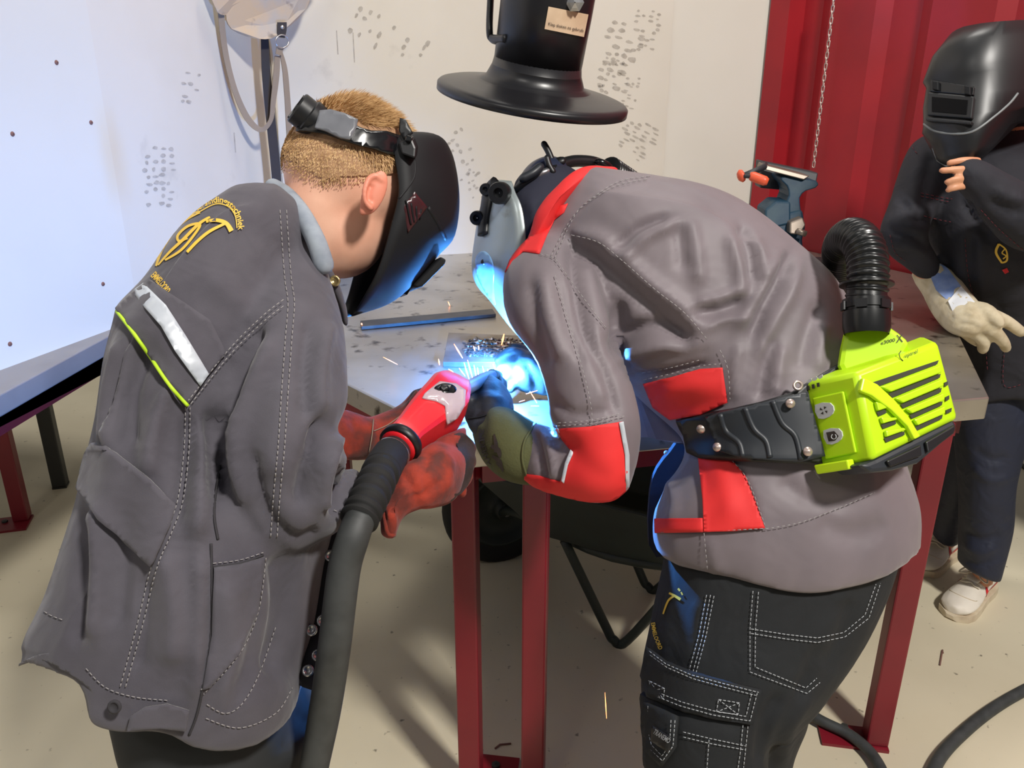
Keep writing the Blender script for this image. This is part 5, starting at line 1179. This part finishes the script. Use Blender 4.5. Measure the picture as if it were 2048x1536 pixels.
g3.fit([(925, 790), (938, 768), (960, 750), (985, 746), (1005, 758), (1020, 790), (1030, 818), (1000, 830), (975, 840), (955, 870), (936, 860), (928, 820)], 24, 30, 2)
g3.folds([([(962, 800), (985, 795), (1010, 800)], 7, .003), ([(955, 780), (975, 775), (995, 780)], 6, -.003), ([(950, 838), (975, 830), (1000, 826)], 5, -.003)])
g3o = g3.obj('glove', 'black_leather', man); g3o['label'] = 'black leather glove steadying the torch neck'
sub('glove_seam', seam(g3, [(930, 838), (960, 834), (990, 824), (1026, 818)], .0012, None, .001), 'rubber', g3o)
g4 = hand([limb([(1130, 762, 34, 1.63), (1085, 750, 40, 1.625), (1052, 742, 42, 1.62), (1024, 730, 28, 1.615)]), limb([(1045, 712, 14, 1.625), (1022, 706, 13, 1.60), (1003, 714, 11, 1.588), (996, 722, 9, 1.582)]), limb([(1040, 726, 14, 1.615), (1018, 726, 13, 1.592), (1005, 732, 10, 1.58), (999, 735, 8, 1.576)]), limb([(1042, 745, 14, 1.615), (1022, 745, 13, 1.60), (1012, 752, 10, 1.592)]), limb([(1048, 765, 13, 1.615), (1030, 768, 12, 1.605), (1020, 778, 10, 1.595)]), limb([(1060, 720, 14, 1.63), (1045, 702, 13, 1.64), (1025, 696, 11, 1.64)])], .004, 3)  # fingertips shaped to keep arc light off the back wall
g4.folds([([(1050, 725), (1065, 750), (1070, 780)], 8, -.004), ([(1085, 730), (1090, 760), (1085, 790)], 8, .004)])
g4o = g4.obj('glove', 'black_leather', man); g4o['label'] = 'black leather glove lit blue by the arc'

# ================================================================== sparks
mat('spark_glow', (255, 170, 120), 0.5, emit=(255, 150, 90), estr=5.0)
mat('arc_glow', (150, 220, 255), 0.5, emit=(120, 205, 255), estr=30.0)
ag = mk('arc_spot', ellipsoid(U(1000.5, 752, 1.5535), RT * .0022, FW * .0022, UPV * .0022, 12, 8), 'arc_glow'); prop(ag, 'small glowing blue arc spot at the torch nozzle', 'welding arc')
streaks = [((1003, 690), (1008, 668), 2.2, 1.7), ((908, 688), (925, 716), 1.6, 1.6), ((928, 725), (938, 758), 1.2, 1.55), ((935, 720), (945, 756), 1.4, 1.55), ((948, 730), (952, 752), 1.2, 1.55), ((955, 735), (957, 752), 1.0, 1.55), ((918, 736), (930, 752), 1.0, 1.55), ((897, 738), (908, 746), 1.4, 1.5), ((877, 718), (879, 730), 1.6, 1.55), ((947, 692), (950, 702), 1.4, 1.65), ((957, 691), (958, 700), 1.4, 1.65), ((766, 714), (795, 729), .8, 1.75), ((895, 752), (912, 768), 1.0, 1.42), ((882, 748), (892, 760), .8, 1.42), ((1052, 788), (1075, 781), 1.0, 1.5), ((1060, 783), (1074, 806), 1.0, 1.5), ((1038, 804), (1050, 800), .7, 1.5), ((1062, 812), (1078, 812), .7, 1.5), ((1000, 738), (1006, 732), 1.0, 1.6), ((975, 738), (977, 746), .9, 1.6), ((896, 603), (900, 612), 1.0, 1.9), ((723, 646), (724, 650), 1.8, 1.93), ((1210, 1385), (1213, 1437), 1.0, 1.5), ((986, 728), (992, 742), .8, 1.6), ((965, 732), (968, 746), .8, 1.6)]
special = {0: 'thick orange spark rising from the weld beads', 11: 'long thin spark above bare table steel', 14: 'level spark of the crossed pair by the olive cuff', 15: 'slanting spark of the crossed pair by the olive cuff', 20: 'tiny spark on the table behind the flat bar', 21: 'glowing spark at the end of the flat bar', 22: 'upright spark falling to the floor beside the black trousers', 8: 'short upright spark beside the practice plate corner', 16: 'faint short spark above the olive cuff', 17: 'faint level spark above the olive cuff hem', 12: 'spark streak just above the clear torch cover', 13: 'faint spark by the torch cover switch'}
for i, (a, b, w, t) in enumerate(streaks):
    zs = {0: ZT + .015, 20: ZT + .001, 21: ZT + .0105}.get(i)      # these sit on the plate, the table and the bar
    if zs: t = float((UZ(*(a if i == 0 else b), zs) - C0) @ FW)
    o = mk('spark', tube([U(*a, t), U((a[0] + b[0]) / 2, (a[1] + b[1]) / 2, t), U(*b, t)], [w * .3 * t / F, w * t / F, w * .4 * t / F], 5), 'spark_glow')
    prop(o, special.get(i, 'fine glowing spark streak flying between torch nose and practice plate'), 'spark', 'sparks flying from the weld')

# ================================================================== welding smoke
sm_ = bpy.data.materials.new('smoke_volume'); sm_.use_nodes = True; MATS['smoke_volume'] = sm_; nt = sm_.node_tree
for n in list(nt.nodes):
    if n.type == 'BSDF_PRINCIPLED': nt.nodes.remove(n)
vs_n = nt.nodes.new('ShaderNodeVolumeScatter'); vs_n.inputs['Color'].default_value = (.9, .93, 1, 1); vs_n.inputs['Anisotropy'].default_value = .2
nz = nt.nodes.new('ShaderNodeTexNoise'); nz.inputs['Scale'].default_value = 14; nz.inputs['Detail'].default_value = 3; tcn = nt.nodes.new('ShaderNodeTexCoord'); nt.links.new(tcn.outputs['Object'], nz.inputs['Vector'])
mr = nt.nodes.new('ShaderNodeMapRange'); mr.inputs[1].default_value = .45; mr.inputs[2].default_value = .75; mr.inputs[3].default_value = 0; mr.inputs[4].default_value = 1.6
nt.links.new(nz.outputs['Fac'], mr.inputs[0]); nt.links.new(mr.outputs[0], vs_n.inputs['Density']); nt.links.new(vs_n.outputs[0], nt.nodes['Material Output'].inputs['Volume'])
sr = (.18, .09, .06); mp = nt.nodes.new('ShaderNodeVectorMath'); mp.operation = 'DIVIDE'; mp.inputs[1].default_value = sr; ln = nt.nodes.new('ShaderNodeVectorMath'); ln.operation = 'LENGTH'
m1 = nt.nodes.new('ShaderNodeMapRange'); m1.inputs[1].default_value = 1.0; m1.inputs[2].default_value = .1; mm = nt.nodes.new('ShaderNodeMath'); mm.operation = 'MULTIPLY'
nt.links.new(tcn.outputs['Object'], mp.inputs[0]); nt.links.new(mp.outputs[0], ln.inputs[0]); nt.links.new(ln.outputs['Value'], m1.inputs[0]); nt.links.new(m1.outputs[0], mm.inputs[0]); nt.links.new(mr.outputs[0], mm.inputs[1]); nt.links.new(mm.outputs[0], vs_n.inputs['Density'])
smk = mk('welding_smoke', ellipsoid((0, 0, 0), (sr[0], 0, 0), (0, sr[1], 0), (0, 0, sr[2]), 24, 14), 'smoke_volume'); smk.location = tuple(U(885, 735, 1.60)); prop(smk, 'thin pale welding smoke drifting low over the table beside the torch', 'smoke', kind='stuff')
# ================================================================== standing person by the red wall
mat('overall_navy', (34, 34, 42), 0.82, col2=(28, 28, 36), nscale=9, bump=.25, bscale=700, bdist=.0006, wr=.5)
mat('thread_red', (110, 40, 50), 0.8)
mat('track_navy', (30, 36, 56), 0.6, col2=(26, 31, 48), nscale=6, bump=.1, wr=.6)
mat('skin_tan', (206, 148, 112), 0.5, col2=(196, 130, 100), nscale=20)
mat('hair_black', (22, 18, 16), 0.6, bump=.6, bscale=300)
mat('glove_cream', (206, 194, 166), 0.85, col2=(178, 164, 134), nscale=26, nlo=.42, nhi=.65, bump=.3, bscale=120)
mat('glove_blue', (120, 144, 196), 0.85, col2=(150, 168, 206), nscale=30)
mat('glove_white', (216, 218, 222), 0.8)
mat('mask_semi', (30, 31, 33), 0.38)
mat('mask_edge', (120, 124, 126), 0.4)
mat('lens_black', (6, 6, 8), 0.35, spec=.15)
mat('shoe_white', (230, 222, 208), 0.55, col2=(214, 204, 190), nscale=14)
mat('sole_cream', (212, 198, 172), 0.7, col2=(190, 172, 146), nscale=20)
mat('swoosh_red', (208, 26, 36), 0.5)
mat('lace_cream', (222, 212, 192), 0.8)

p3 = thing('person', (1.4, 2.15, 0), 'person in dark navy overalls standing beside the table with a hand at the chin', 'person')
b3 = remesh([ellipsoid(U(2040, 165, 1.99), RT * .068, FW * .076, UPV * .082), limb([(2034, 190, 30, 2.03), (2032, 250, 30, 2.07), (2018, 330, 50, 2.08), (2025, 500, 70, 2.14), (2030, 720, 50, 2.28)]),
             tube([U(1975, 840, 2.32), U(1970, 1000, 2.36), U(1966, 1165, 2.455)], [.07, .05, .026], 14), tube([U(1935, 840, 2.42), U(1905, 970, 2.52), U(1892, 1088, 2.66)], [.07, .045, .026], 14),
             limb([(1872, 345, 28, 2.08), (1812, 450, 30, 2.03), (1850, 540, 22, 2.08), (1890, 590, 20, 2.08)]), limb([(2110, 350, 40, 2.02), (2110, 440, 38, 1.95), (2000, 400, 32, 1.83), (1945, 350, 24, 1.8)]),
             limb([(1975, 352, 22, 1.81), (1955, 347, 22, 1.805), (1944, 346, 18, 1.80)]),
             limb([(1955, 322, 8, 1.79), (1928, 321, 7.5, 1.785), (1899, 326, 6.5, 1.79)], n=12), limb([(1950, 339, 8, 1.785), (1920, 339, 7.5, 1.775), (1884, 341, 6.5, 1.78)], n=12), limb([(1940, 356, 8, 1.785), (1914, 358, 7, 1.775), (1894, 364, 6, 1.78)], n=12), limb([(1940, 371, 7.5, 1.79), (1912, 375, 6.5, 1.78), (1896, 380, 6, 1.785)], n=12), limb([(1960, 335, 10, 1.82), (1930, 318, 9, 1.84), (1905, 316, 8, 1.86)], n=12)], .0038, 2)
b3.obj('body', 'skin_tan', p3)
mk('hair', ellipsoid(U(2012, 110, 2.0), RT * .075, FW * .085, UPV * .075), 'hair_black', p3)
# jacket
j3 = remesh([loft([(1908, 805, 2.28, 2150, 795, 2.3, .28), (1916, 700, 2.24, 2155, 700, 2.26, .28), (1912, 600, 2.19, 2155, 600, 2.2, .27), (1868, 500, 2.1, 2155, 490, 2.1, .28), (1852, 400, 2.08, 2150, 400, 2.06, .26), (1850, 325, 2.125, 2140, 322, 2.06, .19), (1905, 286, 2.135, 2100, 278, 2.07, .13), (1958, 262, 2.11, 2082, 252, 2.06, .10), (1974, 240, 2.10, 2072, 228, 2.05, .09)]),
             limb([(1868, 334, 36, 2.115), (1834, 390, 46, 2.06), (1808, 455, 46, 2.02), (1815, 500, 42, 2.04), (1842, 535, 34, 2.07), (1860, 550, 28, 2.1)]),
             limb([(2110, 340, 62, 2.0), (2125, 430, 66, 1.93), (2060, 440, 62, 1.85), (1995, 395, 48, 1.81), (1945, 352, 36, 1.79)])], .0085, 4)
j3.fit([(1862, 262), (1838, 275), (1815, 300), (1800, 340), (1790, 375), (1778, 415), (1762, 450), (1757, 478), (1775, 508), (1800, 522), (1830, 545), (1848, 568), (1880, 556), (1912, 640), (1918, 760), (1935, 808), (2040, 795)], 36, 50, 2, closed=False)
j3.folds([([(1870, 300), (1850, 380), (1840, 450)], 12, -.008), ([(1800, 400), (1830, 430), (1860, 440)], 10, -.008), ([(1775, 460), (1820, 470), (1850, 490)], 9, -.010), ([(1790, 490), (1825, 495), (1850, 510)], 8, .008), ([(1890, 500), (1905, 600), (1930, 680)], 12, -.008), ([(1960, 480), (1965, 580), (1980, 700)], 16, .008), ([(1940, 470), (1940, 560), (1955, 640)], 12, -.010), ([(1980, 400), (2010, 420), (2048, 425)], 12, -.008), ([(1990, 380), (2020, 395), (2048, 400)], 10, .007), ([(1930, 400), (1950, 440), (1985, 480)], 10, -.010)])
j3o = j3.obj('jacket', 'overall_navy', p3)
s3 = MB()
for l in ([(1842, 386), (1880, 394), (1905, 398)], [(1842, 392), (1880, 400), (1900, 404)], [(1848, 432), (1880, 440), (1902, 444)], [(1820, 285), (1828, 300), (1838, 310)], [(1930, 478), (1938, 560), (1965, 650), (1975, 740)], [(1962, 420), (2000, 460), (2046, 500)], [(2010, 690), (2008, 770), (2046, 768)], [(1780, 470), (1790, 505), (1810, 522)]): s3.add(seam(j3, l, .0008, (6, 4), .002))
sub('stitching', s3.vf(), 'thread_red', j3o)['kind'] = 'stuff'
em = MB()
for s_ in ([(1998, 488, 5), (1992, 505, 5), (2004, 526, 4)], [(1998, 488, 3), (2012, 500, 3), (2014, 520, 4), (2004, 526, 3)], [(2010, 498, 2.5), (2004, 506, 2.5), (2012, 512, 2.5), (2006, 518, 2.5)]): em.add(stroke_on(j3, s_, 4, .003))
sub('chest_emblem', em.vf(), 'gold_print', j3o, smooth=False)['kind'] = 'stuff'
sub('chest_tag', patch(j3, [(2004, 540), (2014, 536), (2018, 544), (2010, 548)], .003, 4), 'swoosh_red', j3o)
# trousers
t3 = remesh([loft([(1905, 770, 2.27, 2070, 770, 2.3, .2), (1912, 830, 2.28, 2056, 830, 2.3, .18), (1922, 950, 2.33, 2025, 950, 2.33, .155), (1924, 1050, 2.38, 2018, 1050, 2.38, .14), (1925, 1130, 2.41, 1990, 1152, 2.43, .125)]),
             loft([(1885, 780, 2.36, 2010, 780, 2.36, .19), (1885, 850, 2.42, 1985, 850, 2.42, .18), (1880, 950, 2.5, 1935, 950, 2.5, .15), (1864, 1040, 2.6, 1922, 1030, 2.6, .125), (1866, 1070, 2.64, 1912, 1074, 2.64, .105)])], .008, 4)
t3.folds([([(1950, 900), (1980, 920), (2015, 915)], 9, -.007), ([(1945, 935), (1980, 960), (2018, 955)], 9, .006), ([(1930, 1060), (1960, 1080), (2000, 1070)], 8, -.007), ([(1930, 1090), (1960, 1105), (1992, 1095)], 8, .007), ([(1930, 1120), (1955, 1130), (1985, 1122)], 6, -.006)])
t3.obj('trousers', 'track_navy', p3)
# sneakers
def sneaker(heel, toe, par, lab):
    heel = np.array([heel[0], heel[1], 0]); toe = np.array([toe[0], toe[1], 0]); d = nrm(toe - heel); e = np.array([-d[1], d[0], 0]); L = np.linalg.norm(toe - heel)
    st_ = [(0.0, .020, .100, .030), (.06, .032, .108, .034), (.18, .037, .104, .036), (.34, .037, .092, .036), (.50, .041, .078, .037), (.66, .047, .064, .036), (.82, .049, .054, .034), (.93, .041, .046, .03), (1.0, .018, .038, .026)]
    sole = []; top = []
    for u, w, h, sz in st_:
        c = heel + d * (u * L); n = 16
        sole.append([c + e * (w + .003) * cos(a) + up * (.0 if sin(a) < 0 else .022) for a in np.linspace(0.3, 2 * pi + .3, n, endpoint=False)])
        top.append([c + e * w * cos(a) * (1 if sin(a) < .2 else .86) + up * (.016 + (h * 1.18 - .016) * (.5 + .5 * sin(a))) for a in np.linspace(0, 2 * pi, n, endpoint=False)])
    sc_ = np.array(sole); so = mk('sole', skin_rings([sc_[0].mean(0) + (sc_[0] - sc_[0].mean(0)) * .5 - d * .006] + list(sc_) + [sc_[-1].mean(0) + (sc_[-1] - sc_[-1].mean(0)) * .5 + d * .006]), 'sole_cream', None, auto=40, bevel=.003)
    K = [catmull([r[i] for r in top], 4) for i in range(16)]; rr = [[K[i][j] for i in range(16)] for j in range(len(K[0]))]
    us = remesh([skin_rings(rr)], .0045, 3); uo = us.obj('shoe', 'shoe_white', par); uo['label'] = lab; setpar(so, uo)
    return us, uo, heel, d, e, L
def on3(us, p, dirn, off=.0015):
    h = us.bvh.ray_cast(Vector(p - dirn * .15), Vector(dirn)); 
    if h[0] is None: h = us.bvh.find_nearest(Vector(p))
    return np.array(h[0]) - dirn * off
for (hp3, tp3, lab) in ((UZ(1976, 1172, 0), UZ(1900, 1238, 0), 'white sneaker with red side mark, laces tied'), (UZ(1903, 1104, 0), UZ(1836, 1148, 0), 'white sneaker with red side mark behind the table leg')):
    us, uo, heel, d, e, L = sneaker(hp3, tp3, p3, lab)
    for sg in (-1, 1):
        dirn = -e * sg; sw = []
        for u, z, w in ((.02, .085, .006), (.15, .058, .012), (.30, .044, .02), (.42, .042, .026), (.50, .052, .018), (.49, .068, .009), (.46, .080, .003)):
            sw.append((u, z, w))
        A_, B_ = [], []
        Kc = catmull(sw, 5); T = np.gradient(Kc[:, :2] * [L, 1], axis=0)
        for k_, t_ in zip(Kc, T):
            n2 = np.array([-t_[1], t_[0]]) / (np.linalg.norm(t_) + 1e-9)
            for s_, lst in ((-.5, A_), (.5, B_)):
                lst.append(on3(us, heel + d * (k_[0] * L + n2[0] * s_ * k_[2]) + up * (k_[1] + n2[1] * s_ * k_[2]), dirn))
        v = A_ + B_; n = len(A_); mk('side_mark', (v, [(i, i + 1, n + i + 1, n + i) for i in range(n - 1)]), 'swoosh_red', uo, smooth=False)
    tg = [on3(us, heel + d * (u * L) + up * .2, -up, .004) for u in (.40, .50, .60)]
    mk('tongue', tube(catmull([heel + d * L * .30 + up * .135, tg[0], tg[1], tg[2]], 4), np.array([.022, .022, .021, .02, .02, .02, .02, .02, .02, .02, .02, .018, .016]), 12, flat=.25, ref=up), 'shoe_white', uo)
    for i in range(5):
        u = .42 + i * .05; c = [on3(us, heel + d * ((u + (.02 if k_ % 2 else 0)) * L) + e * q_ + up * .2, -up, .0055) for k_, q_ in enumerate((-.027, -.012, 0.001, .013, .027))]
        mk('lace', tube(catmull(c, 3), .0026, 6), 'lace_cream', uo)
    bow = on3(us, heel + d * (.46 * L) + up * .2, -up, .012)
    for sg in (-1, 1):
        mk('lace_bow', tube(catmull([bow, bow + e * .025 * sg + d * .015 + up * .006, bow + e * .04 * sg + d * .03 - up * .012, bow + e * .02 * sg + d * .03 - up * .006, bow], 4), .0024, 6), 'lace_cream', uo)
    mk('toe_seam', tube([on3(us, heel + d * (L * (.74 + .10 * cos(a))) + e * .038 * sin(a) + up * .2, -up, .0005) for a in np.linspace(-1.5, 1.5, 12)], .0012, 5), 'sole_cream', uo)
# cream work glove resting over the table edge
g5 = remesh([limb([(1856, 548, 30, 2.09), (1880, 572, 36, 2.09), (1905, 610, 40, 2.05), (1930, 636, 39, 2.01), (1958, 640, 30, 2.005)]), limb([(1950, 622, 17, 2.000), (1985, 632, 15, 1.990), (2015, 645, 13, 2.000), (2042, 664, 11, 2.020)], n=12), limb([(1955, 645, 17, 2.000), (1985, 662, 15, 1.990), (2005, 682, 12, 2.010), (2012, 696, 10, 2.030)], n=12),
             limb([(1945, 660, 16, 2.010), (1966, 680, 13, 2.010), (1966, 698, 11, 2.030)], n=12), limb([(1930, 662, 14, 2.030), (1945, 676, 12, 2.040), (1955, 684, 10, 2.060)], n=12), limb([(1940, 618, 18, 2.000), (1968, 622, 17, 1.980), (1988, 634, 14, 1.970), (1998, 646, 11, 1.970)], n=12)], .0045, 2)
g5.folds([([(1895, 580), (1915, 600), (1935, 605)], 7, -.005), ([(1905, 630), (1930, 622), (1950, 630)], 7, .005), ([(1915, 650), (1940, 650), (1960, 660)], 6, -.004)])
g5o = g5.obj('glove', 'glove_cream', p3); g5o['label'] = 'worn cream leather work glove with blue cuff'
sub('cuff_band', patch(g5, [(1862, 556), (1884, 522), (1922, 572), (1896, 602), (1872, 580)], .0015, 6), 'glove_blue', g5o); sub('cuff_stripe', patch(g5, [(1896, 602), (1922, 572), (1950, 604), (1925, 612), (1905, 622)], .0015, 6), 'glove_white', g5o)
# ================================================================== his helmet
h3 = thing('welding_helmet', U(1930, 200, 1.9), 'black welding helmet with flip-up lens frame on the standing person', 'helmet')
F3d = nrm(-.72 * RT - .66 * FW - .12 * UPV); S3 = nrm(.66 * RT - .74 * FW)
sl3 = [((2050, 66), (1985, 52), .06), ((2066, 85), (1945, 58), .09), ((2070, 115), (1912, 92), .110), ((2066, 146), (1895, 146), .116), ((2064, 156), (1903, 158), .113), ((2055, 200), (1899, 200), .112), ((2018, 240), (1896, 240), .112), ((1996, 252), (1890, 256), .110), ((1962, 285), (1900, 288), .098), ((1944, 315), (1912, 318), .075), ((1936, 335), (1920, 338), .045)]
rings = []
for b, f_, w in sl3:
    Bp = U(b[0], b[1], 1.98); Fp = U(f_[0], f_[1], 1.84); r = []
    for ph in np.linspace(-pi / 2, pi / 2, 26):
        ex = 3.2; r.append(Bp + (Fp - Bp) * abs(cos(ph)) ** (2 / ex) + S3 * w * np.sign(sin(ph)) * abs(sin(ph)) ** (2 / ex))
    rings.append(r)
v, f = skin_rings(rings, closed_ring=False, cap=False); k = len(v); v = list(v) + [np.array(rings[0]).mean(0)]; f = list(f) + [(i, i + 1, k) for i in range(len(rings[0]) - 1)]
m3 = Surf(np.array(v), f)
m3.fit([(1980, 49), (1923, 51), (1896, 77), (1870, 112), (1852, 146), (1855, 160), (1850, 200), (1846, 246), (1850, 262), (1864, 296), (1882, 334), (1910, 326), (1969, 312), (2037, 242)], 30, 40, 2, closed=False)
m3o = m3.obj('shell', 'mask_semi', h3); m3o.data.set_sharp_from_angle(angle=radians(50)); s_ = m3o.modifiers.new('t', 'SOLIDIFY'); s_.thickness = .003; s_.offset = 0
fp3 = m3.pt(1900, 200)[0]; FP3 = PlaneS(m3.pt(1905, 205)[0], np.cross(m3.pt(1935, 208)[0] - m3.pt(1870, 200)[0], m3.pt(1902, 235)[0] - m3.pt(1905, 170)[0]))
def pf3(name, poly, off, th, m, bev=.002): return mk(name, prism([FP3.pt(x, y)[0] + FP3.n * off for x, y in poly], FP3.n * th), m, h3, smooth=False, bevel=bev)
pf3('hinge_plate', [(1862, 160), (1950, 174), (1948, 192), (1860, 184)], -.004, .008, 'black_gloss')
for x in (1876, 1940): pf3('hinge', [(x - 7, 164 + (x - 1876) * .15), (x + 5, 166 + (x - 1876) * .15), (x + 5, 184 + (x - 1876) * .15), (x - 7, 182 + (x - 1876) * .15)], .003, .010, 'mask_black')
pf3('lens_frame', [(1859, 186), (1952, 195), (1947, 240), (1857, 233)], -.002, .012, 'mask_semi', .003)
pf3('lens', [(1868, 196), (1940, 203), (1937, 232), (1868, 226)], .010, .0015, 'lens_black', .0005)
pf3('lens_sill', [(1855, 237), (1948, 245), (1946, 252), (1856, 244)], -.002, .014, 'mask_semi')
sub('visor_lip', seam(m3, [(1848, 248), (1870, 262), (1910, 268), (1948, 262), (1990, 232), (2020, 206), (2036, 186)], .0028, None, .001, 6), 'mask_edge', m3o)
sub('chin_edge', seam(m3, [(1866, 296), (1882, 332), (1905, 326)], .003, None, 0, 6), 'mask_edge', m3o)
